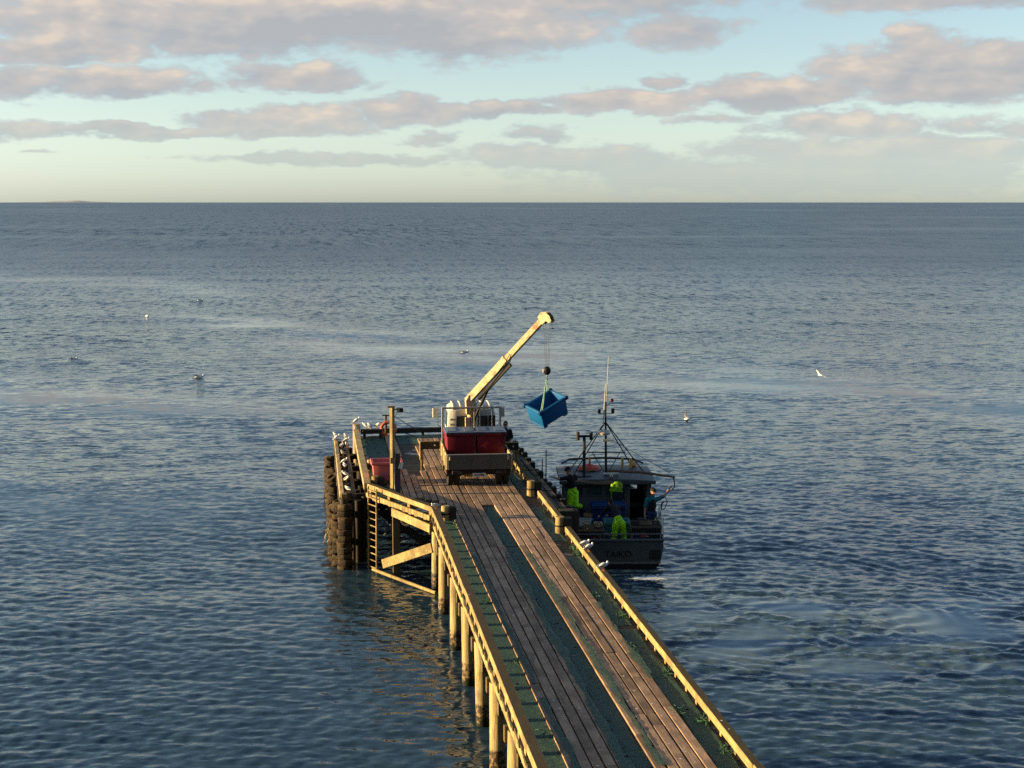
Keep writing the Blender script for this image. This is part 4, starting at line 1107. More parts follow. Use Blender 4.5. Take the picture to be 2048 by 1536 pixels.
# hanging blue bin (edge vectors measured from its corners), held in a green sling
BN = Vector((7.72, 47.6, 4.85))                                    # nearest top corner
ea, eb = Vector((-0.408, 0.712, 0.16)), Vector((0.99, 0.46, 0.475))
ea.normalize(); eb = (eb - ea * eb.dot(ea)).normalized(); ec2 = eb.cross(ea); ec2 = ec2 if ec2.z > 0 else -ec2
Lb, Wb, Hb = 1.16, 0.84, 0.74
blue = fish_bin('hanging_fish_bin', Lb, Wb, Hb, M['blue_bin'], taper=0.025)
# local x along eb, y along ea, z along ec2
ctr = BN + eb * (Lb / 2) + ea * (Wb / 2) - ec2 * Hb
blue.matrix_world = Matrix(((eb.x, ea.x, ec2.x, ctr.x), (eb.y, ea.y, ec2.y, ctr.y), (eb.z, ea.z, ec2.z, ctr.z), (0, 0, 0, 1)))
blue.rotation_mode = 'QUATERNION'
tag(blue, 'open blue fish bin hanging tilted from the crane hook', 'bin', 'fish bins')
for sx, sy in ((-1, -1), (1, 1), (-1, 1), (1, -1)):
    MB().box(sx * Lb / 2 - 0.07, sx * Lb / 2 + 0.07, sy * (Wb / 2 + 0.02) - 0.05, sy * (Wb / 2 + 0.02) + 0.05, Hb - 0.11, Hb + 0.02).build('corner_lug', M['deep_blue'], blue, 0.012)
sl = empty('lifting_sling', HK + Vector((0, 0, -0.25)), label='pale green rope sling between crane hook and hanging blue bin', cat='sling')
M['sling'] = plain('pale_green_rope', (0.30, 0.52, 0.30), 0.7)
O_ = HK + Vector((0, 0, -0.25))
for k, e in enumerate((BN + eb * 0.04, BN + eb * 0.13 + ea * 0.02, BN + ea * Wb + eb * (Lb * 0.93), BN + ea * Wb + eb * (Lb * 0.86))):
    g = MB(); m_ = (e - O_) * 0.5
    g.tube([(0.01 * (k - 1.5), 0, 0.0), m_ + Vector((0.006 * (k - 1.5), 0, 0)), e - O_ + ec2 * 0.02], 0.013, 6); g.build('sling_leg', M['sling'], sl, 0, True)

# two lidded red bins on the tray
for k, (x, lab) in enumerate(((-0.53, 'left dark red fish bin with blue grey lid on the truck tray'), (0.53, 'right dark red fish bin with blue grey lid on the truck tray'))):
    b = fish_bin('lidded_fish_bin', 0.99, 1.15, 0.94, M['red_bin'], M['lid'], taper=0.03)
    b.location = Matrix.Translation(TR) @ Matrix.Rotation(R(-1.8), 4, 'Z') @ Vector((x, 1.75, 0.716)); b.rotation_euler = (0, 0, R(-1.8 + rng.uniform(-1.5, 1.5)))
    tag(b, lab, 'bin', 'lidded bins on the truck')

# ---------------------------------------------------------------- fishing boat
BO = Vector((9.83, 45.02, 0.0)); BYAW = R(-7.0)
boat = empty('fishing_boat', BO, BYAW, label='dark grey fishing boat with wheelhouse and tripod mast lying alongside the pier', cat='boat')
BM = Matrix.Translation(BO) @ Matrix.Rotation(BYAW, 4, 'Z'); BI = BM.inverted()
def bw(x, y, z): return BM @ Vector((x, y, z))
def bl(x, y, z): return BI @ Vector((x, y, z))
M['hull'] = paint('grey_hull_paint', (0.062, 0.073, 0.077), 0.45, 0.45, (0.06, 0.05, 0.04), rust=0.12)
M['hull_dark'] = plain('dark_bottom_paint', (0.012, 0.014, 0.018), 0.5)
M['boot'] = paint('pale_chine_paint', (0.15, 0.15, 0.14), 0.5, 0.5)
M['house'] = paint('grey_wheelhouse_paint', (0.095, 0.103, 0.103), 0.5, 0.35, (0.09, 0.08, 0.07))
M['roof'] = paint('pale_roof_paint', (0.075, 0.08, 0.083), 0.45, 0.35, (0.14, 0.13, 0.13))
M['deckb'] = paint('dirty_deck_paint', (0.03, 0.03, 0.03), 0.6, 0.5)
M['mast'] = plain('dark_mast_paint', (0.03, 0.03, 0.033), 0.5)
M['rail_g'] = plain('dull_rail', (0.13, 0.13, 0.13), 0.5)
M['orange'] = plain('orange_plastic', (0.55, 0.055, 0.02), 0.45)
M['orange_pale'] = plain('faded_orange_float', (0.60, 0.27, 0.10), 0.6)
M['yellow_f'] = plain('yellow_float', (0.55, 0.42, 0.10), 0.5)
M['antenna'] = plain('antenna_white', (0.45, 0.44, 0.38), 0.4)

M['tarblack'] = plain('name_black', (0.004, 0.004, 0.004), 0.7)
ST = [(0.0, 1.60, 0.86), (1.2, 1.68, 0.84), (3.0, 1.78, 0.86), (5.0, 1.76, 0.95), (6.6, 1.50, 1.12), (7.9, 1.0, 1.32), (8.9, 0.42, 1.52), (9.4, 0.05, 1.62)]
def hull_section(hb, sh):
    return [(0.0, -0.65), (hb * 0.55, -0.45), (hb * 0.86, -0.05), (hb * 0.94, 0.13), (hb * 0.985, 0.45), (hb, sh)]
def hull_part(i0, i1, name, mat, both=True):
    g = MB(); rows = []
    for y, hb, sh in ST:
        s = hull_section(hb, sh)[i0:i1 + 1]
        rows.append(s)
    for sx in (-1, 1):
        vs = [(sx * x, ST[j][0], z) for j, r in enumerate(rows) for x, z in r]; m_ = i1 - i0 + 1
        g.add(vs, [(j * m_ + k, j * m_ + k + 1, (j + 1) * m_ + k + 1, (j + 1) * m_ + k) for j in range(len(rows) - 1) for k in range(m_ - 1)])
    return g.build(name, mat, boat, 0, True)
hull_part(0, 3, 'hull_bottom', M['hull_dark'])
hull_part(3, 5, 'hull_side', M['hull'])
# transom
s = hull_section(ST[0][1], ST[0][2])
g = MB(); low = s[:4]; g.add([(x, -0.002, z) for x, z in low] + [(-x, -0.002, z) for x, z in reversed(low[1:])], [tuple(range(7))]); g.build('transom_bottom', M['hull_dark'], boat)
g = MB(); up = s[3:]; pts = [(x, z) for x, z in up] + [(-x, z) for x, z in reversed(up)]
g.prism(pts, -0.002, 0.05); tr_ = g.build('transom', M['hull'], boat, 0.006)
MB().box(-s[3][0] - 0.01, s[3][0] + 0.01, -0.028, -0.004, 0.10, 0.165).build('chine_strip', M['boot'], tr_, 0.005)
MB().box(-1.62, 1.62, -0.05, 0.10, 0.865, 0.925).build('transom_cap', M['hull'], boat, 0.015)
text_mesh('TAIKO', 0.29, M['tarblack'], tr_, (0.10, -0.007, 0.42), (R(90), 0, 0), name='boat_name', ext=0.004, xs=1.05)
pl_ = MB().box(1.14, 1.50, -0.018, -0.004, 0.26, 0.56).build('registration_plate', M['black'], tr_, 0.004)
g = MB()
for k in range(5): g.box(1.19 + 0.06 * k, 1.205 + 0.06 * k, -0.024, -0.02, 0.32, 0.50)
g.build('plate_marking', M['dkgrey'], pl_)
# gunwale, deck
for sx in (-1, 1):
    g = MB(); g.tube([(sx * hb, y, sh + 0.03) for y, hb, sh in ST], 0.045, 8); g.build('gunwale', M['hull'], boat, 0, True)
    g = MB(); g.tube([(sx * (hb + 0.03), y, sh * 0.72) for y, hb, sh in ST], 0.035, 6); g.build('rubbing_strake', M['antenna'] if sx > 0 else M['hull'], boat, 0, True)
g = MB()
for j in range(3): g.add([(-ST[j][1] * .95, ST[j][0] + 0.06, 0.25), (ST[j][1] * .95, ST[j][0] + 0.06, 0.25), (ST[j + 1][1] * .95, ST[j + 1][0] + 0.06, 0.25), (-ST[j + 1][1] * .95, ST[j + 1][0] + 0.06, 0.25)], [(0, 1, 2, 3)])
g.build('working_deck', M['deckb'], boat)
g = MB()
for j in range(3, 7):
    a, b_ = ST[j], ST[j + 1]
    g.add([(-a[1], a[0], a[2] - 0.02), (a[1], a[0], a[2] - 0.02), (b_[1], b_[0], b_[2] - 0.02), (-b_[1], b_[0], b_[2] - 0.02)], [(0, 1, 2, 3)])
g.build('fore_deck', M['deckb'], boat)
for sx in (-1, 1): MB().box(*sorted((sx * 1.58, sx * 1.74)), 2.2, 3.95, 0.80, 0.868).build('side_deck', M['deckb'], boat, 0.006)
# stern rail
g = MB(); g.tube([(-1.55, 0.02, 1.10), (1.55, 0.02, 1.10)], 0.020, 8)
for x in (-1.5, -0.5, 0.55, 1.5): g.tube([(x, 0.02, 0.92), (x, 0.02, 1.10)], 0.018, 6)
g.build('stern_rail', M['rail_g'], boat, 0, True)
g = MB(); g.tube([(1.55, 0.02, 1.10), (1.60, 0.25, 1.28), (1.62, 0.6, 1.52), (1.66, 1.2, 1.60), (1.70, 2.4, 1.62)], 0.024, 8)
for y, z in ((0.6, 1.52), (1.2, 1.60), (1.8, 1.61)): g.tube([(1.66, y, 0.9), (1.66, y, z)], 0.02, 6)
g.build('side_rail', M['antenna'], boat, 0, True)

# wheelhouse: walls with real openings
wh = empty('wheelhouse', (0.06, 3.92, 0.0), parent=boat)
HWH, WT = 1.58, 2.06
cols = [(-HWH, -1.12), (-0.88, -0.72), (-0.20, -0.06), (0.20, 0.82), (1.42, HWH)]
g = MB()
for a, b_ in cols: g.box(a, b_, 0.0, 0.05, 0.26, WT)
for a, b_ in ((-1.12, -0.88), (-0.72, -0.20), (-0.06, 0.20)):
    g.box(a, b_, 0.0, 0.05, 0.26, 1.60); g.box(a, b_, 0.0, 0.05, 1.98, WT)
g.box(0.82, 1.42, 0.0, 0.05, 1.98, WT)
g.build('back_wall', M['house'], wh)
for a, b_ in ((-1.12, -0.88), (-0.72, -0.20), (-0.06, 0.20)):
    w = MB().box(a, b_, 0.022, 0.034, 1.60, 1.98).build('window', M['glass'], wh)
    g = MB()
    for p, q in (((a, 1.59), (b_, 1.59)), ((a, 1.99), (b_, 1.99)), ((a - .01, 1.58), (a - .01, 2.0)), ((b_ + .01, 1.58), (b_ + .01, 2.0))): g.beam((p[0], -0.008, p[1]), (q[0], -0.008, q[1]), 0.03, 0.03, up=(0, 1, 0))
    g.build('window_frame', M['house'], w)
for sx in (-1, 1):
    g = MB(); xa, xb = sorted((sx * (HWH - 0.05), sx * HWH))
    for a, b_ in ((0.055, 0.25), (0.95, 1.10), (1.85, 2.2)): g.box(xa, xb, a, b_, 0.26, WT)
    for a, b_ in ((0.25, 0.95), (1.10, 1.85)): g.box(xa, xb, a, b_, 0.26, 1.48); g.box(xa, xb, a, b_, 1.94, WT)
    g.build('side_wall', M['house'], wh)
    for a, b_ in ((0.25, 0.95), (1.10, 1.85)): MB().box(sx * HWH - 0.03, sx * HWH - 0.02, a, b_, 1.48, 1.94).build('window', M['glass_clear'] if 'glass_clear' in M else M['glass'], wh)
g = MB()
for a, b_ in ((-HWH + .055, -1.3), (-0.55, -0.45), (0.45, 0.55), (1.3, HWH - .055)): g.box(a, b_, 2.15, 2.2, 0.26, WT)
for a, b_ in ((-1.3, -0.55), (-0.45, 0.45), (0.55, 1.3)): g.box(a, b_, 2.15, 2.2, 0.26, 1.40); g.box(a, b_, 2.15, 2.2, 1.95, WT)
g.build('front_wall', M['house'], wh)
# roof with a slight crown and a deep edge
g = MB(); rows = []
for y, dz in ((-0.16, 0.0), (0.6, 0.05), (1.5, 0.07), (2.35, 0.06), (2.75, -0.02)):
    for k in range(9):
        t = -1 + k / 4; rows.append((t * 1.70, y, 2.15 + dz + 0.06 * (1 - t * t)))
fs = [(j * 9 + k, j * 9 + k + 1, (j + 1) * 9 + k + 1, (j + 1) * 9 + k) for j in range(4) for k in range(8)]
n0 = len(rows); rows += [(x, y, z - 0.10 if abs(x) < 1.65 and -0.1 < y < 2.7 else 2.065) for x, y, z in rows]
fs += [tuple(i + n0 for i in reversed(q)) for q in fs]
rim = [k for k in range(9)] + [j * 9 + 8 for j in range(1, 5)] + [36 + k for k in range(7, -1, -1)] + [j * 9 for j in range(3, 0, -1)]
fs += [(rim[i], rim[(i + 1) % len(rim)], rim[(i + 1) % len(rim)] + n0, rim[i] + n0) for i in range(len(rim))]
g.add(rows, fs); rf = g.build('roof', M['roof'], wh, 0, True)
MB().box(-1.72, 1.72, -0.20, -0.165, 2.03, 2.16).build('roof_fascia', M['hull'], rf, 0.008)
g = MB(); g.tube([(-1.5, 2.2, 2.36), (-1.2, 2.7, 2.42), (0, 2.85, 2.44), (1.2, 2.7, 2.42), (1.5, 2.2, 2.36)], 0.04, 8); g.build('roof_visor', M['mast'], rf, 0, True)
g = MB(); g.ball((1.66, -0.12, 2.12), 0.06, 8, 6); g.build('deck_light', M['antenna'], rf, 0, True)
g = MB(); g.box(-0.1, 0.45, 0.3, 0.5, 2.27, 2.33); g.build('roof_hatch', M['antenna'], rf, 0.01)

# mast, tripod legs, aerials
mt = empty('tripod_mast', (0, 0, 0), parent=boat)
def seg(name, pts, r, mat=M['mast'], par=None):
    g = MB(); g.tube([bl(*p) if len(p) == 3 else p for p in pts], r, 8); return g.build(name, mat, par or mt, 0, True)
AP = (10.47, 49.8, 4.12)
seg('mast_tube', [(10.51, 49.8, 2.22), (10.49, 49.8, 3.4), (10.47, 49.8, 4.85)], [0.05, 0.042, 0.03])
for k, p in enumerate(((9.27, 49.6, 2.22), (9.42, 50.9, 2.22), (11.93, 49.6, 2.18), (11.75, 50.9, 2.2))): seg('mast_leg', [p, AP], 0.02)
seg('mast_cross_bar', [(9.79, 49.7, 3.03), (11.20, 49.7, 3.00)], 0.022)
seg('mast_brace', [(9.98, 49.7, 3.02), (10.44, 49.75, 2.26)], 0.015)
seg('mast_brace', [(11.0, 49.7, 3.0), (10.58, 49.75, 2.26)], 0.015)
seg('mast_arm', [(10.25, 49.8, 4.42), (10.78, 49.8, 4.42)], 0.014)
seg('mast_arm', [(10.47, 49.8, 4.66), (10.70, 49.8, 4.86)], 0.012)
g = MB(); g.lathe([(0, -0.09), (0.23, -0.06), (0.26, 0.02), (0.2, 0.10), (0, 0.13)], 16, bl(10.39, 49.75, 3.72)); g.build('radar_dome', M['antenna'], mt, 0, True)
g = MB(); p = bl(10.50, 49.55, 3.48); g.box(p.x - 0.20, p.x + 0.20, p.y - 0.05, p.y + 0.05, p.z - 0.035, p.z + 0.035); g.build('floodlight_bar', M['antenna'], mt, 0.01)
for x, z in ((10.24, 4.50), (10.74, 4.52)):
    g = MB(); p = bl(x, 49.8, z); g.cyl(p - Vector((0, 0, .08)), p + Vector((0, 0, .08)), 0.06); g.build('navigation_lamp', M['black'], mt, 0, True)
g = MB(); p = bl(10.71, 49.8, 4.90); g.cyl(p - Vector((0, 0, .06)), p + Vector((0, 0, .06)), 0.055); g.build('navigation_lamp', plain('red_lamp', (0.25, 0.02, 0.03), 0.3), mt, 0, True)
seg('whip_aerial', [(10.48, 49.78, 4.3), (10.56, 49.78, 6.5)], [0.018, 0.010], M['antenna'])
seg('whip_aerial', [(10.38, 49.76, 4.0), (10.46, 49.76, 5.5)], [0.022, 0.014], M['antenna'])
# T-shaped pot-hauling post
tp = empty('pot_post', (0, 0, 0), parent=boat)
seg('post', [(9.60, 49.3, 2.2), (9.60, 49.3, 3.66)], 0.055, par=tp)
seg('cross_bar', [(9.36, 49.3, 3.69), (9.86, 49.3, 3.69)], 0.045, par=tp)
for x in (9.37, 9.85): seg('roller', [(x, 49.3, 3.55), (x, 49.3, 3.85)], 0.06, par=tp)
g = MB(); p = bl(9.60, 49.3, 2.235); g.box(p.x - 0.25, p.x + 0.25, p.y - 0.1, p.y + 0.1, p.z - 0.02, p.z + 0.02); g.build('foot_plate', M['mast'], tp)
# derrick boom to starboard
dv = empty('derrick', (0, 0, 0), parent=boat)
dm = plain('weathered_spar', (0.16, 0.10, 0.065), 0.7)
seg('spar', [(10.46, 49.3, 2.42), (11.6, 48.9, 2.40), (12.74, 48.5, 2.27)], [0.055, 0.05, 0.04], dm, dv)
seg('spar_stay', [AP[:2] + (3.6,), (12.58, 48.52, 2.40)], 0.010, par=dv)
seg('hanging_rope', [(12.68, 48.5, 2.26), (12.74, 48.5, 2.05), (12.70, 48.45, 1.9), (12.6, 48.4, 1.82)], 0.022, par=dv)
seg('hanging_rope', [(12.34, 48.3, 1.62), (12.42, 48.3, 1.4), (12.34, 48.3, 1.2), (12.2, 48.3, 1.12)], 0.018, par=dv)
seg('hauler_arm', [(12.05, 47.9, 0.9), (12.12, 47.9, 1.45), (12.2, 47.95, 1.5)], 0.03, par=dv)
for x in (11.27, 11.58):
    g = MB(); p = bl(x, 50.5, 2.2); g.cyl(p, p + Vector((0, 0, 0.42)), 0.05); g.build('exhaust_post', M['yellow_f'], rf if False else boat, 0, True)
# hatch boxes on the aft deck that carry the bins
p = bl(10.25, 47.9, 0); MB().box(p.x - 0.75, p.x + 0.75, p.y - 0.35, p.y + 0.6, 0.256, 0.70).build('engine_box', M['deckb'], boat, 0.02)

# things lying on the boat
def place(o, x, y, z, rz=BYAW): o.location = (x, y, z); o.rotation_euler = (0, 0, rz); return o
b = fish_bin('deck_fish_bin', 1.15, 0.75, 0.72, M['deep_blue'], M['deep_blue'], taper=0.04)
tag(place(b, 10.25, 48.15, 0.705), 'deep blue lidded bin against the wheelhouse behind the bending fisherman', 'bin', 'bins on the boat')
b = fish_bin('deck_fish_bin', 0.80, 0.52, 0.98, M['deep_blue'], None, taper=0.04)
tag(place(b, 9.05, 48.62, 0.27), 'dark blue bin at the boat port side below the pointing man', 'bin', 'bins on the boat')
b = fish_bin('deck_fish_bin', 0.82, 0.70, 0.92, M['teal_bin'], None, taper=0.05)
tag(place(b, 10.24, 46.72, 0.27), 'pale teal bin in the middle of the aft deck', 'bin', 'bins on the boat')
M['potframe'] = plain('pot_frame', (0.10, 0.075, 0.05), 0.8)
M['wire'] = plain('pot_wire', (0.045, 0.042, 0.038), 0.7)
def cray_pot(label, x, y, z, L, Wd, H):
    o = empty('cray_pot', label=label, cat='pot', group='wire cray pots on the aft deck'); place(o, x, y, z)
    a, b_ = L / 2, Wd / 2
    g = MB()
    for sx in (-1, 1):
        for sy in (-1, 1): g.beam((sx * a, sy * b_, 0), (sx * a, sy * b_, H), 0.05, 0.05)
    g.build('corner_post', M['potframe'], o)
    for z_ in (0.03, H):
        g = MB()
        for sx in (-1, 1): g.beam((sx * a, -b_, z_), (sx * a, b_, z_), 0.05, 0.05)
        for sy in (-1, 1): g.beam((-a, sy * b_, z_), (a, sy * b_, z_), 0.05, 0.05)
        g.build('hoop', M['potframe'], o)
    def grid(fn, nu, nv, name):
        g = MB()
        for k in range(1, nu): g.tube([fn(k / nu, 0), fn(k / nu, 1)], 0.0055, 4)
        for k in range(1, nv): g.tube([fn(0, k / nv), fn(1, k / nv)], 0.0055, 4)
        g.build(name, M['wire'], o)
    nl, nw, nh = int(L / 0.085), int(Wd / 0.085), int(H / 0.085)
    for sy in (-1, 1): grid(lambda u, v: (-a + L * u, sy * b_, H * v), nl, nh, 'wire_mesh')
    for sx in (-1, 1): grid(lambda u, v: (sx * a, -b_ + Wd * u, H * v), nw, nh, 'wire_mesh')
    grid(lambda u, v: (-a + L * u, -b_ + Wd * v, H), nl, nw, 'wire_mesh')
    g = MB(); g.lathe([(0.24, 0), (0.17, 0.14), (0.16, 0.02), (0.22, -0.02)], 14, (0, 0, H + 0.02), closed=True); g.build('entrance_ring', M['potframe'], o, 0, True)
    return o
cray_pot('wire cray pot at the left of the stern, nearest the pier', 9.12, 46.05, 0.28, 1.0, 0.85, 0.82)
cray_pot('wire cray pot at the right of the stern, below the man in teal', 11.10, 46.15, 0.28, 1.05, 0.9, 0.86)
def rope_coil(label, x, y, z, r=0.13, n=6, mat=None, floats=0):
    g = MB(); pts = []
    for k in range(n * 12):
        t = k * math.pi / 6; rr = r * (0.55 + 0.45 * ((k * 7) % 11) / 11); pts.append((rr * math.cos(t), rr * math.sin(t), 0.02 + 0.16 * k / (n * 12) + rng.uniform(-0.01, 0.01)))
    g.tube(pts, 0.014, 5)
    o = g.build('rope_coil', mat or M['rope'], None, 0, True); place(o, x, y, z); return tag(o, label, 'rope')
rope_coil('tangled pale rope coil on top of the left cray pot', 9.45, 46.0, 1.13, 0.18)
rope_coil('dark rope coil on top of the right cray pot', 11.0, 46.2, 1.17, 0.16, 5, M['dkgrey'])
def floatball(name, label, x, y, z, r, mat, sq=1.0):
    g = MB(); g.lathe([(0.0, -r * sq), (r * 0.6, -r * 0.8 * sq), (r, 0), (r * 0.62, r * 0.8 * sq), (r * 0.2, r * sq), (r * 0.16, r * sq + 0.05), (0, r * sq + 0.05)], 14)
    o = g.build(name, mat, None, 0, True); place(o, x, y, z + r * sq)
    g = MB(); g.tube([(r * 0.1 * math.cos(t), 0, r * sq + 0.05 + 0.04 * math.sin(t)) for t in (0, 0.8, 1.6, 2.4, 3.14)], 0.008, 4); g.build('eyelet', M['black'], o)
    return tag(o, label, 'float', 'floats on the boat')
floatball('net_float', 'round yellow float lying behind the stern rail', 10.72, 45.50, 0.262, 0.16, M['yellow_f'])
floatball('net_float', 'small pink float beside the yellow float at the stern', 10.50, 45.42, 0.262, 0.07, plain('pink_float', (0.6, 0.2, 0.16), 0.5))
floatball('net_float', 'dull green float right of the yellow float at the stern', 10.98, 45.42, 0.262, 0.14, plain('green_float', (0.12, 0.14, 0.05), 0.6))
floatball('net_float', 'red float inside the right cray pot', 11.02, 46.0, 0.62, 0.13, plain('red_float', (0.35, 0.05, 0.03), 0.5))
floatball('net_float', 'red brown float inside the left cray pot', 9.3, 45.95, 0.52, 0.13, plain('brown_float', (0.30, 0.07, 0.04), 0.5))
floatball('net_float', 'pale orange float at the right front of the wheelhouse roof', 11.72, 50.75, 2.20, 0.16, M['orange_pale'], 0.8)
lr = empty('life_float', label='orange life float with a short upright tube on the wheelhouse roof', cat='life float'); place(lr, 9.98, 50.35, 2.235)
g = MB(); g.lathe([(0, 0.0), (0.36, 0.0), (0.44, 0.07), (0.40, 0.15), (0.22, 0.20), (0.10, 0.24), (0, 0.25)], 20); g.build('float_body', M['orange'], lr, 0, True)
g = MB(); g.cyl((0.03, 0, 0.22), (0.03, 0, 0.50), 0.045, 0.04); g.build('upright_tube', M['orange_pale'], lr, 0, True)
g = MB(); g.tube([(0.44 * math.cos(t * .45), 0.44 * math.sin(t * .45), 0.08 + 0.02 * math.sin(3 * t)) for t in range(14)], 0.02, 6, closed=True); g.build('grab_rope', M['rope'], lr, 0, True)
def crate(label, x, y, z, c, rz):
    o = empty('fish_crate', label=label, cat='crate', group='small crates on the aft deck'); place(o, x, y, z, rz)
    m = plastic('crate_plastic', c, 0.5, 0.3)
    MB().box(-0.28, 0.28, -0.19, 0.19, 0.0, 0.03).build('crate_floor', m, o)
    for sy in (-1, 1): MB().box(-0.28, 0.28, sy * 0.19 - 0.012, sy * 0.19 + 0.012, 0.031, 0.24).build('crate_side', m, o, 0.004)
    for sx in (-1, 1): MB().box(sx * 0.28 - 0.012, sx * 0.28 + 0.012, -0.177, 0.177, 0.031, 0.24).build('crate_end', m, o, 0.004)
crate('small grey crate on the deck in front of the left cray pot', 9.2, 45.38, 0.26, (0.10, 0.11, 0.11), R(8))
crate('small white crate on top of the left cray pot', 8.95, 46.2, 1.14, (0.38, 0.38, 0.36), R(-15))
crate('small blue crate behind the right cray pot', 11.15, 47.1, 0.26, (0.01, 0.06, 0.16), R(12))
floatball('net_float', 'orange float hanging by the left cray pot', 9.72, 45.62, 0.5, 0.12, M['orange'])
floatball('net_float', 'white float on the deck between crate and transom', 9.62, 45.28, 0.262, 0.10, M['antenna'])
g = MB(); pts = []
for k in range(60):
    t = k * 0.42; pts.append((1.62 + 0.02 * math.sin(3 * t) + 0.10 * math.cos(t), 1.9 + 0.16 * math.sin(t), 1.20 - 0.30 * k / 60 + 0.03 * math.sin(1.7 * t)))
o = MB().tube(pts, 0.016, 5).build('rope_hank', M['rope'], None, 0, True); o.location = BO; o.rotation_euler = (0, 0, BYAW)
tag(o, 'hank of pale rope hung on the starboard side rail', 'rope')
g = MB(); g.tube([(-0.3, 0.2, 1.12), (-0.1, 0.05, 1.0), (0.25, 0.04, 1.02), (0.5, 0.1, 0.6), (0.62, 0.35, 0.30), (0.9, 0.6, 0.28), (1.0, 1.1, 0.28)], 0.022, 6)
o = g.build('deck_hose', M['black'], None, 0, True); o.location = BO; o.rotation_euler = (0, 0, BYAW)
tag(o, 'black hose draped over the stern rail onto the deck', 'hose')
bucket_m = plain('white_bucket', (0.5, 0.5, 0.48), 0.5)
# hi-vis jacket hung on the wheelhouse wall
def jacket():
    o = empty('hanging_jacket', label='lime hi-vis jacket hanging on the back wall of the wheelhouse', cat='jacket'); place(o, 10.70, 48.72, 1.35)
    m = cloth('hivis_cloth', (0.26, 0.52, 0.02), 1.2)
    g = MB(); rows = [(-0.17, 0.0, 0.2), (-0.20, 0.0, 0.35), (-0.19, 0.0, 0.6), (-0.17, 0.0, 0.72), (-0.07, 0.0, 0.80)]
    prof = [(-0.19, 0.18), (-0.21, 0.4), (-0.20, 0.6), (-0.16, 0.74), (-0.06, 0.80), (0.06, 0.80), (0.16, 0.74), (0.20, 0.6), (0.21, 0.4), (0.17, 0.16), (0.02, 0.2)]
    g.prism(prof, -0.07, 0.05); g.build('jacket_body', m, o, 0.02, True, 2)
    g = MB(); g.tube([(-0.17, -0.02, 0.70), (-0.22, -0.03, 0.45), (-0.20, -0.03, 0.10)], [0.07, 0.065, 0.055], 8); g.build('sleeve', m, o, 0, True)
    g = MB(); g.tube([(0.17, -0.02, 0.70), (0.23, -0.03, 0.45), (0.21, -0.03, 0.18)], [0.07, 0.065, 0.055], 8); g.build('sleeve', cloth('navy_sleeve', (0.02, 0.025, 0.04)), o, 0, True)
    MB().box(-0.2, 0.2, -0.085, -0.072, 0.18, 0.42).build('dark_panel', cloth('navy_panel', (0.02, 0.025, 0.04)), o, 0.005)
jacket()

# ---------------------------------------------------------------- people
def fuse(name, chains, mat, parent, voxel=0.014, smooth=4, balls=()):
    g = MB()
    for ch in chains:
        pts = [Vector(p) for p, r in ch]; rs = [r for p, r in ch]
        for i in range(len(pts) - 1):
            n = 5
            g.tube([pts[i].lerp(pts[i + 1], k / n) for k in range(n + 1)], [rs[i] + (rs[i + 1] - rs[i]) * k / n for k in range(n + 1)], 12)
        for p, r in zip(pts, rs): g.ball(p, r, 12, 8)
    for c, r, rot in balls: g.ball(c, r, 14, 10, rot)
    me = bpy.data.meshes.new(name)
    me.from_pydata(g.v, [], g.f)
    o = link(bpy.data.objects.new(name, me), parent)
    rm = o.modifiers.new('remesh', 'REMESH'); rm.mode = 'VOXEL'; rm.voxel_size = voxel; rm.use_smooth_shade = True
    sm = o.modifiers.new('smooth', 'SMOOTH'); sm.factor = 0.5; sm.iterations = smooth
    bpy.context.view_layer.update()
    me2 = bpy.data.meshes.new_from_object(o.evaluated_get(bpy.context.evaluated_depsgraph_get()))
    o.modifiers.clear(); o.data = me2; bpy.data.meshes.remove(me)
    me2.materials.clear(); me2.materials.append(mat)
    for p in me2.polygons: p.use_smooth = True
    return o
def hand_chains(w, d, palm_n, size=1.0, curl=0.4):
    # palm and five unequal fingers leaving the wrist w along d; palm_n is the way the palm faces
    w, d, n = Vector(w), Vector(d).normalized(), Vector(palm_n); n = (n - d * n.dot(d)).normalized(); s = d.cross(n)
    c = [[(w, 0.026), (w + d * 0.045, 0.030), (w + d * 0.085, 0.028)]]
    for k, (o_, L) in enumerate(((-0.030, 0.060), (-0.010, 0.076), (0.010, 0.082), (0.030, 0.072))):
        b0 = w + d * 0.085 + s * o_
        m1 = b0 + (d * math.cos(curl * 0.5) + n * math.sin(curl * 0.5)) * L * 0.5
        m2 = m1 + (d * math.cos(curl * 1.6) + n * math.sin(curl * 1.6)) * L * 0.5
        c.append([(w + d * 0.06 + s * o_ * 0.9, 0.012), (b0, 0.011), (m1, 0.0095), (m2, 0.008)])
    t0 = w + d * 0.03 + s * 0.026
    c.append([(t0, 0.014), (t0 + (d * 0.6 + s * 0.8 + n * 0.2).normalized() * 0.038, 0.012), (t0 + (d * 0.6 + s * 0.8 + n * 0.2).normalized() * 0.04 + (d * 0.9 + n * 0.4).normalized() * 0.03, 0.0095)])
    return c
SKIN = plain('skin', (0.42, 0.23, 0.15), 0.55)
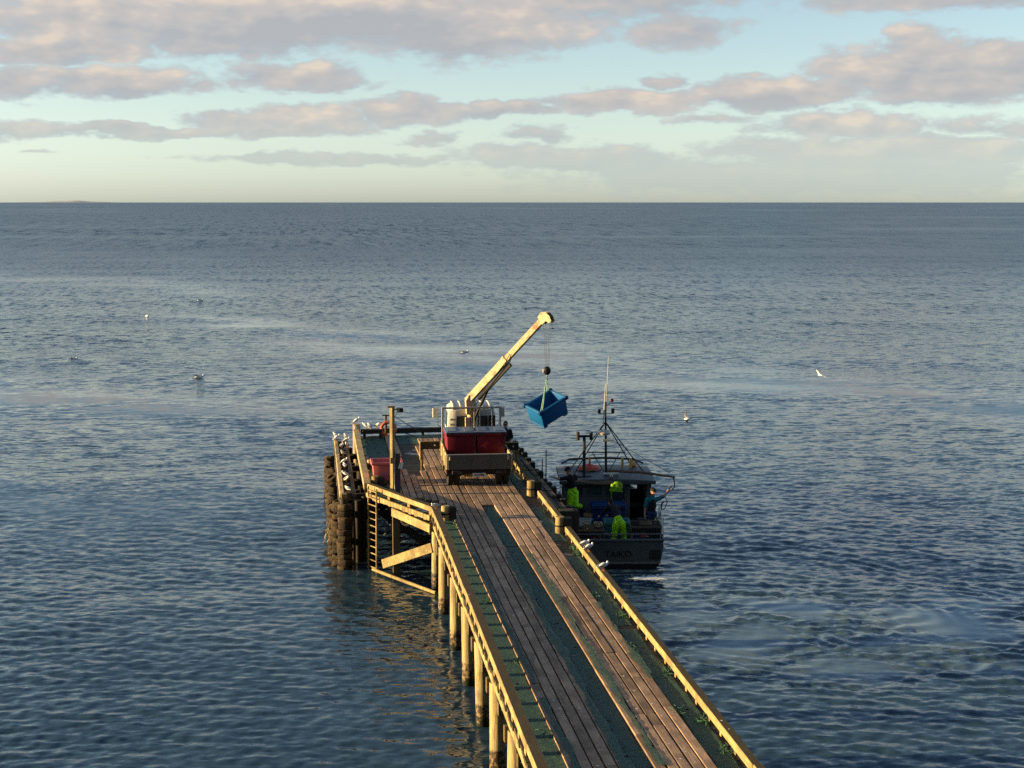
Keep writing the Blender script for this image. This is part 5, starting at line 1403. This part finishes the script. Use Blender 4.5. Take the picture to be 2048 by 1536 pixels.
def head_balls(h, look, up=(0, 0, 1)):
    f = Vector(look).normalized(); u = Vector(up); s = f.cross(u).normalized(); u = s.cross(f).normalized()
    rot = Matrix((s, f, u)).transposed(); h = Vector(h)
    b = [(h + u * 0.02, (0.076, 0.095, 0.095), rot), (h + f * 0.025 - u * 0.055, (0.055, 0.062, 0.06), rot), (h + f * 0.098 - u * 0.012, (0.013, 0.018, 0.022), rot),
         (h + f * 0.085 + u * 0.03, (0.05, 0.016, 0.012), rot), (h + f * 0.082 - u * 0.062, (0.026, 0.014, 0.008), rot)]
    for q in (-1, 1): b.append((h + s * (q * 0.078) - f * 0.005, (0.012, 0.022, 0.03), rot))
    return b, f, s, u, rot
def person(label, J, look, shirt, trousers, hat=None, hair=None, arms_bare=True, boots=True, base=None, trouser_fold=1.2, loose=1.0):
    root = empty('person', base, label=label, cat='person')
    inv = Vector(base)
    P = {k: Vector(v) - inv for k, v in J.items() if k[:2] not in ('hd', 'pn', 'cu', 'ft')}
    hb, f, s, u, rot = head_balls(P['head'], look)
    chest, pel = P['chest'], P['pelvis']
    ch = [[(P['head'] - u * 0.05, 0.058), (P['neck'], 0.062), (chest, 0.10)],
          [(chest, 0.115), ((chest + pel) / 2, 0.115), (pel, 0.12)], [(P['shL'], 0.062), (chest, 0.10), (P['shR'], 0.062)], [(P['hipL'], 0.095), (pel, 0.10), (P['hipR'], 0.095)]]
    for q in 'LR':
        ch.append([(P['sh' + q], 0.058), (P['el' + q], 0.044), (P['wr' + q], 0.030)])
        d = (P['wr' + q] - P['el' + q])
        ch += hand_chains(P['wr' + q], J.get('hd' + q, d), J.get('pn' + q, (0, 0, -1)), curl=J.get('cu' + q, 0.45))
        ch.append([(P['hip' + q], 0.088), (P['kn' + q], 0.060), (P['an' + q], 0.042)])
        ch.append([(P['an' + q], 0.04), (P['an' + q] + Vector(J.get('ft' + q, f * 0.18)) + Vector((0, 0, -0.04)), 0.03)])
    fuse('body', ch, SKIN, root, 0.011, 3, hb)
    # shirt
    sc = [[(P['neck'] - u * 0.005, 0.075), (chest, 0.135), ((chest + pel) / 2, 0.135), (pel + (chest - pel) * 0.12, 0.138)], [(P['shL'], 0.080), (chest, 0.12), (P['shR'], 0.080)]]
    sb = [((chest * 0.62 + pel * 0.38), (0.175, 0.125, 0.20), None)]
    for q in 'LR':
        e = P['el' + q]; a = P['sh' + q]
        sc.append([(a, 0.078), (a.lerp(e, 0.85), 0.066)] if arms_bare else [(a, 0.078), (e, 0.062), (e.lerp(P['wr' + q], 0.88), 0.048)])
    fuse('shirt', sc, shirt, root, 0.014, 3, sb)
    tc_ = [[(pel + (chest - pel) * 0.22, 0.145), (pel, 0.150)], [(P['hipL'], 0.125), (pel, 0.13), (P['hipR'], 0.125)]]
    for q in 'LR':
        h_, k_, a_ = P['hip' + q], P['kn' + q], P['an' + q]
        tc_.append([(h_, 0.118 * loose), (h_.lerp(k_, 0.5), 0.102 * loose), (k_, 0.088 * loose), (k_.lerp(a_, 0.5), 0.090 * loose), (k_.lerp(a_, 0.93), 0.092 * loose)])
    fuse('trousers', tc_, trousers, root, 0.014, 3)
    if boots:
        bm_ = plain('boots', (0.02, 0.02, 0.02), 0.6)
        for q in 'LR':
            a_ = P['an' + q]; ff = Vector(J.get('ft' + q, f * 0.18))
            fuse('boot', [[(a_ + (P['kn' + q] - a_) * 0.2, 0.065), (a_, 0.062), (a_ + ff * 0.5 + Vector((0, 0, -0.035)), 0.055), (a_ + ff + Vector((0, 0, -0.045)), 0.048)]], bm_, root, 0.014, 2)
    for q in (-1, 1):
        g = MB(); g.ball(P['head'] + f * 0.090 + s * (q * 0.03) + u * 0.012, 0.011, 8, 6); g.build('eye', M['black'], root, 0, True)
    if hair is not None:
        fuse('hair', [], hair, root, 0.010, 2, [(P['head'] + u * 0.045 - f * 0.018, (0.086, 0.098, 0.086), rot), (P['head'] - f * 0.045 - u * 0.015, (0.076, 0.055, 0.075), rot)])
    if hat is not None:
        g = MB(); prof = [(0.098, 0.0), (0.100, 0.03), (0.088, 0.075), (0.05, 0.105), (0.0, 0.112)]
        n = len(prof); vs = []
        for r, h in prof:
            for k in range(18):
                t = 2 * math.pi * k / 18; vs.append(P['head'] + s * (r * 0.92 * math.cos(t)) + f * (r * 1.12 * math.sin(t)) + u * (h + 0.035))
        fs = [(i * 18 + k, i * 18 + (k + 1) % 18, (i + 1) * 18 + (k + 1) % 18, (i + 1) * 18 + k) for i in range(n - 1) for k in range(18)]
        g.add(vs, fs)
        bk = [P['head'] + u * 0.04 + f * (0.09 + 0.075 * math.sin(t)) + s * (0.078 * math.cos(t)) for t in [math.pi * k / 8 for k in range(9)]]
        g.add([p for p in bk] + [p - u * 0.012 for p in bk], [tuple(range(9)), tuple(range(17, 8, -1))] + [(i, i + 1, i + 10, i + 9) for i in range(8)])
        g.build('cap', hat, root, 0, True)
    return root, P, f, s, u
LIME = cloth('lime_oilskin', (0.38, 0.80, 0.012), 1.6, 0.55)
BLACKC = cloth('black_shirt_cloth', (0.012, 0.012, 0.014)); DARKC = cloth('charcoal_cloth', (0.025, 0.022, 0.03)); CAPM = cloth('dark_cap_cloth', (0.02, 0.02, 0.022))
HAIR = plain('dark_hair', (0.02, 0.014, 0.01), 0.7)
# man at the port side, one arm stretched out to the pier
JA = dict(head=(8.76, 47.93, 2.72), neck=(8.83, 47.96, 2.56), chest=(8.88, 47.97, 2.38), pelvis=(8.95, 47.98, 1.98),
          shL=(8.72, 47.90, 2.47), elL=(8.46, 47.86, 2.44), wrL=(8.22, 47.85, 2.52), shR=(9.04, 48.04, 2.48), elR=(9.12, 48.25, 2.36), wrR=(9.16, 48.46, 2.46),
          hipL=(8.87, 47.95, 1.92), knL=(8.83, 47.90, 1.46), anL=(8.80, 47.98, 1.03), hipR=(9.03, 48.0, 1.92), knR=(9.04, 47.86, 1.50), anR=(9.26, 48.20, 1.36),
          ftL=(-0.15, -0.08, -0.02), ftR=(0.09, 0.10, -0.05))
person('man in black shirt, cap and lime trousers reaching out towards the pier', JA, (-0.85, -0.45, -0.1), BLACKC, LIME, hat=CAPM, hair=HAIR, base=(8.9, 47.98, 0.93), loose=1.12)
# man bending over the pots
JB = dict(head=(9.99, 46.52, 1.86), neck=(10.02, 46.42, 1.80), chest=(10.05, 46.26, 1.68), pelvis=(10.15, 45.96, 1.32),
          shL=(9.88, 46.36, 1.76), elL=(9.74, 46.46, 1.54), wrL=(9.62, 46.50, 1.42), shR=(10.22, 46.34, 1.72), elR=(10.12, 46.55, 1.52), wrR=(9.92, 46.55, 1.42),
          hipL=(10.06, 45.94, 1.24), knL=(9.98, 45.96, 0.78), anL=(9.93, 45.86, 0.35), hipR=(10.25, 45.94, 1.24), knR=(10.34, 46.0, 0.78), anR=(10.37, 45.88, 0.35),
          ftL=(-0.10, 0.13, -0.02), ftR=(0.04, 0.16, -0.02))
person('man in lime trousers bending over at the stern with his back turned', JB, (-0.3, 0.8, -0.5), DARKC, LIME, hair=HAIR, base=(10.15, 45.9, 0.252), arms_bare=False, loose=1.15)
# man in teal at the starboard side holding the derrick rope
JC = dict(head=(11.86, 48.15, 1.84), neck=(11.86, 48.19, 1.68), chest=(11.85, 48.21, 1.48), pelvis=(11.83, 48.22, 1.09),
          shL=(12.05, 48.20, 1.57), elL=(12.28, 48.16, 1.66), wrL=(12.50, 48.28, 1.92), shR=(11.67, 48.20, 1.56), elR=(11.58, 48.16, 1.28), wrR=(11.56, 48.10, 1.04),
          hipL=(11.92, 48.22, 1.03), knL=(11.92, 48.20, 0.66), anL=(11.90, 48.24, 0.36), hipR=(11.74, 48.22, 1.03), knR=(11.74, 48.20, 0.66), anR=(11.74, 48.24, 0.36),
          ftL=(0.05, -0.16, -0.02), ftR=(-0.04, -0.16, -0.02), cuL=1.0, pnL=(0.5, -0.6, 0))
TEAL = cloth('teal_tshirt_cloth', (0.02, 0.17, 0.22)); JEANS = cloth('jeans_cloth', (0.03, 0.05, 0.12))
rc, P, f, s, u = person('man in teal T-shirt and dark vest raising one hand to the derrick rope', JC, (0.35, -0.9, -0.1), TEAL, JEANS, hair=HAIR, hat=CAPM, base=(11.83, 48.2, 0.27))
fuse('vest', [[(P['chest'], 0.145), (P['chest'].lerp(P['pelvis'], 0.5), 0.148), (P['chest'].lerp(P['pelvis'], 0.85), 0.148)]], DARKC, rc, 0.014, 3, [(P['chest'] * 0.6 + P['pelvis'] * 0.4, (0.165, 0.142, 0.22), None)])
# crane operator beside the truck
JD = dict(head=(6.98, 50.95, 3.92), neck=(6.98, 50.98, 3.77), chest=(6.99, 50.99, 3.57), pelvis=(7.0, 51.0, 3.22),
          shL=(7.16, 51.0, 3.66), elL=(7.22, 50.95, 3.40), wrL=(7.08, 50.85, 3.24), shR=(6.80, 51.0, 3.66), elR=(6.74, 50.92, 3.42), wrR=(6.80, 50.80, 3.34),
          hipL=(7.08, 51.0, 3.15), knL=(7.08, 50.99, 2.82), anL=(7.08, 51.02, 2.52), hipR=(6.92, 51.0, 3.15), knR=(6.92, 50.99, 2.82), anR=(6.92, 51.02, 2.52), ftL=(0.02, -0.16, -0.02), ftR=(-0.02, -0.16, -0.02))
rd, P, f, s, u = person('man in dark T-shirt and sunglasses standing between truck cab and kerb', JD, (-0.35, -0.9, 0.0), BLACKC, DARKC, hair=HAIR, base=(7.0, 51.0, DZ + 0.02))
g = MB(); g.tube([P['head'] + f * 0.088 + s * a + u * 0.015 for a in (-0.07, -0.03, 0, 0.03, 0.07)], [0.012, 0.02, 0.01, 0.02, 0.012], 8); g.build('sunglasses', M['black'], rd, 0, True)

# ---------------------------------------------------------------- gulls
M['gull_white'] = plain('gull_white', (0.82, 0.80, 0.75), 0.8)
M['gull_grey'] = plain('gull_grey', (0.30, 0.31, 0.32), 0.8)
M['gull_dark'] = plain('gull_dark', (0.07, 0.055, 0.04), 0.8)
M['beak'] = plain('gull_beak', (0.5, 0.16, 0.04), 0.6)
def gull_body(upright):
    # body axis along +y (head end), lifted towards the breast when standing
    k = R(upright); g = MB(); sec = []
    for t, r in ((-0.24, 0.012), (-0.20, 0.032), (-0.12, 0.062), (-0.02, 0.085), (0.06, 0.085), (0.12, 0.066), (0.16, 0.045), (0.185, 0.040)):
        y = t; z = 0.012 * (1 - (t / 0.2) ** 2)
        sec.append((0, y * math.cos(k) - z * math.sin(k), y * math.sin(k) + z * math.cos(k), r))
    p = sec[-1]
    nk = [(0, p[1] + 0.012, p[2] + 0.03, 0.042), (0, p[1] + 0.02, p[2] + 0.065, 0.044), (0, p[1] + 0.028, p[2] + 0.09, 0.036), (0, p[1] + 0.03, p[2] + 0.105, 0.012)]
    sec += nk
    g.tube([q[:3] for q in sec], [q[3] for q in sec], 12)
    return g, nk[1]
def wing_fold(sx, up):
    k = R(up); g = MB()
    pts = [(sx * 0.068, 0.10, 0.035), (sx * 0.088, 0.02, 0.035), (sx * 0.080, -0.10, 0.035), (sx * 0.05, -0.22, 0.03), (sx * 0.02, -0.30, 0.025)]
    rs = [0.022, 0.040, 0.038, 0.022, 0.005]
    g.tube([(x, y * math.cos(k) - z * math.sin(k), y * math.sin(k) + z * math.cos(k)) for x, y, z in pts], rs, 8)
    return g
def make_gull(kind, upright=22, legs=True, dark=False):
    root = empty('gull')
    h = 0.20 if legs else 0.055
    g, hd = gull_body(upright); b = g.build('gull_body', M['gull_white'], root, 0, True); b.location = (0, 0, h)
    for sx in (-1, 1):
        w = wing_fold(sx, upright).build('wing', M['gull_dark'] if dark else M['gull_grey'], root, 0, True); w.location = (0, 0, h)
        if dark: w.scale = (0.62, 0.8, 0.5); w.location = (0, -0.03, h + 0.055)
    k = R(upright)
    g = MB(); g.beam((0, -0.20 * math.cos(k), -0.20 * math.sin(k) + 0.01), (0, -0.31 * math.cos(k), -0.31 * math.sin(k) + 0.01), 0.05, 0.012); t = g.build('tail', M['gull_dark'] if dark else M['gull_white'], root); t.location = (0, 0, h)
    g = MB(); g.tube([(0, hd[1] + 0.035, hd[2] - 0.002), (0, hd[1] + 0.075, hd[2] - 0.008), (0, hd[1] + 0.092, hd[2] - 0.018)], [0.012, 0.009, 0.003], 6); q = g.build('beak', M['beak'], root, 0, True); q.location = (0, 0, h)
    if legs:
        for sx in (-1, 1):
            g = MB(); g.tube([(sx * 0.03, -0.01, h - 0.05), (sx * 0.03, -0.02, 0.07), (sx * 0.03, 0.0, 0.012)], 0.006, 5); g.beam((sx * 0.03, -0.01, 0.006), (sx * 0.03, 0.05, 0.006), 0.04, 0.008); g.build('leg', M['beak'], root)
    return root
protoA = make_gull('stand', 28); protoB = make_gull('low', 8); protoS = make_gull('swim', 6, False, True)
used = {}
def put_gull(proto, x, y, z, rz, label, group, s=1.0):
    if proto.name in used: o = copy_tree(proto)
    else: o = proto; used[proto.name] = 1
    o.location = (x, y, z); o.rotation_euler = (0, 0, R(rz)); s = s if proto is protoS else s * 0.68
    o.scale = (s, s, s)
    return tag(o, label, 'gull', group)
G1 = 'gulls perched on the fender wall'
WALL = 'white gull perched on the fender wall left of the pier, one of a row'
fz = 2.432
gl = [(0.91, 57.6, 40, protoA), (0.93, 57.1, -60, protoA), (0.92, 56.5, 120, protoB)]
for k, (x, y, rz, pr) in enumerate(gl):
    put_gull(pr, x, y, fz, rz, ('farthest', 'second farthest', 'third farthest')[k] + ' gull on the outer capping beam of the fender wall', G1)
for k, (x, y, rz) in enumerate(((1.31, 57.5, 20), (1.30, 56.7, -100), (1.31, 55.6, 160))):
    put_gull(protoA, x, y, 2.385, rz, ('farthest', 'second farthest', 'third farthest')[k] + ' gull on the inner capping beam of the fender wall', G1)
words = ('nearest', 'second nearest', 'third nearest', 'fourth nearest', 'fifth nearest', 'sixth nearest', 'seventh nearest')
for k, (i, rz) in enumerate(((0, 30), (2, -150), (3, 80), (5, 10), (6, -70), (8, 150), (10, -20))):
    put_gull(protoA if k % 3 else protoB, 1.11, 46.93 + i * 0.86, 2.39, rz, words[k] + ' gull on the spacer blocks of the fender wall', G1, 0.92)
G2 = 'gulls at the far left corner of the pier'
put_gull(protoA, 1.78, 58.55, 2.865, -60, 'gull on top of the far left corner post', G2, 1.15)
put_gull(protoB, 1.77, 57.55, 2.705, 140, 'gull on the far end of the left kerb, beside the corner post', G2)
put_gull(protoA, 2.28, 57.6, DZ + 0.382, 20, 'gull standing on the low dark bench', G2)
put_gull(protoA, 2.16, 58.3, 2.705, 70, 'gull on the far kerb behind the low bench', G2)
put_gull(protoA, 2.62, 58.3, 2.705, -150, 'gull on the far kerb left of the lifebuoy', G2)
G3 = 'gulls on the boat-side kerb'
put_gull(protoB, KX + 0.0, 34.7, 2.66, -60, 'gull alone on the right kerb, nearest the camera', G3, 1.05)
put_gull(protoB, KX - 0.01, 37.15, 2.66, -70, 'gull on the right kerb, farther one of a close pair', G3)
put_gull(protoB, KX + 0.03, 36.75, 2.66, -55, 'gull on the right kerb, nearer one of a close pair', G3)
put_gull(protoB, 3.66, 42.45, 2.69, 120, 'gull on the left kerb beside the mooring stub', G3, 0.95)
G4 = 'gulls at the far right corner of the pier'
put_gull(protoB, 7.32, 56.9, 2.67, 60, 'gull on the far end of the right kerb', G4)
put_gull(protoB, 7.75, 56.3, 2.34, -80, 'gull on the boat-side capping planks, farthest of three', G4)
put_gull(protoB, 7.82, 55.6, 2.34, 20, 'gull on the boat-side capping planks, middle of three', G4)
put_gull(protoB, 7.80, 54.9, 2.34, -120, 'gull on the boat-side capping planks, nearest of three', G4)
put_gull(protoA, 10.50, 48.84, 2.165, 170, 'gull on the back edge of the wheelhouse roof', 'gulls on the boat', 0.95)
G5 = 'birds swimming on the sea'
put_gull(protoS, -7.7, 98.97, -0.02, -75, 'largest dark-backed bird swimming left of the pier', G5, 1.5)
put_gull(protoS, -18.1, 111.8, -0.02, -80, 'dark-backed bird swimming at the far left edge of the view', G5, 1.4)
put_gull(protoS, 12.1, 112.6, -0.02, -85, 'small dark-backed bird swimming left of the crane boom', G5, 1.4)
put_gull(protoS, -17.1, 153.0, -0.02, -160, 'pale bird swimming far out on the left', G5, 1.7)
put_gull(protoS, -13.4, 177.1, -0.02, -80, 'farthest bird swimming on the left of the sea', G5, 1.7)
def flying(x, y, z, rz, bank, label, s=1.0):
    o = empty('flying_gull', label=label, cat='gull', group='gulls flying over the sea')
    g, hd = gull_body(0); g.build('gull_body', M['gull_white'], o, 0, True)
    for sx in (-1, 1):
        g = MB()
        prof = [(0.06, 0.08, 0.03, 0.07), (0.26, 0.12, 0.13, 0.08), (0.44, 0.08, 0.16, 0.06), (0.64, -0.06, 0.14, 0.01)]
        vs = []
        for a, yc, z_, hw in prof: vs += [(sx * a, yc + hw, z_), (sx * a, yc, z_ + 0.012), (sx * a, yc - hw * 1.3, z_ - 0.004), (sx * a, yc, z_ - 0.008)]
        fs = [(i * 4 + k, i * 4 + (k + 1) % 4, (i + 1) * 4 + (k + 1) % 4, (i + 1) * 4 + k) for i in range(3) for k in range(4)] + [(0, 1, 2, 3), (12, 15, 14, 13)]
        g.add(vs, fs); g.build('wing', M['gull_white'], o, 0, True)
    g = MB(); g.add([(0.02, -0.2, 0.0), (-0.02, -0.2, 0.0), (-0.06, -0.32, 0.0), (0.06, -0.32, 0.0), (0, -0.26, 0.015)], [(0, 1, 4), (1, 2, 4), (2, 3, 4), (3, 0, 4), (0, 3, 2, 1)]); g.build('tail', M['gull_white'], o)
    g = MB(); g.tube([(0, hd[1] + 0.035, hd[2]), (0, hd[1] + 0.09, hd[2] - 0.015)], [0.012, 0.003], 6); g.build('beak', M['beak'], o, 0, True)
    o.location = (x, y, z); o.rotation_euler = (R(bank[0]), R(bank[1]), R(rz)); o.scale = (s, s, s)
flying(14.4, 53.0, 3.65, 60, (-20, 55), 'white gull flying steeply banked right of the boat mast', 0.55)
flying(24.9, 67.0, 3.5, 20, (0, 35), 'white gull flying low over the sea on the right', 0.6)

# a low far-off island on the horizon
def island():
    g = MB(); n = 60; top = []; bot = []; pts = []
    cx, cy, L, D = -5420.0, 34000.0, 1250.0, 500.0
    vs = []; fs = []
    for i in range(n + 1):
        t = -1 + 2 * i / n
        h = 44 * max(0.0, 1 - abs(t) ** 1.6) * (0.75 + 0.25 * math.sin(5.0 * t + 1.2) + 0.10 * math.sin(13 * t))
        for q, (dy, k) in enumerate(((-1, 0.0), (-0.6, 0.45), (0.0, 1.0), (0.6, 0.5), (1, 0.0))):
            vs.append((cx + L * t, cy + D * dy, h * k - 6 * (k == 0)))
    for i in range(n):
        for q in range(4): fs.append((i * 5 + q, i * 5 + q + 1, (i + 1) * 5 + q + 1, (i + 1) * 5 + q))
    g.add(vs, fs)
    m, S = base_mat('island_hazed')
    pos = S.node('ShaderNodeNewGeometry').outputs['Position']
    finish(S, S.mix(S.noise(pos, 0.01, 4.0), rgb(0.34, 0.35, 0.34), rgb(0.44, 0.44, 0.42)), 0.95)  # pale base colour stands in for haze over the distance
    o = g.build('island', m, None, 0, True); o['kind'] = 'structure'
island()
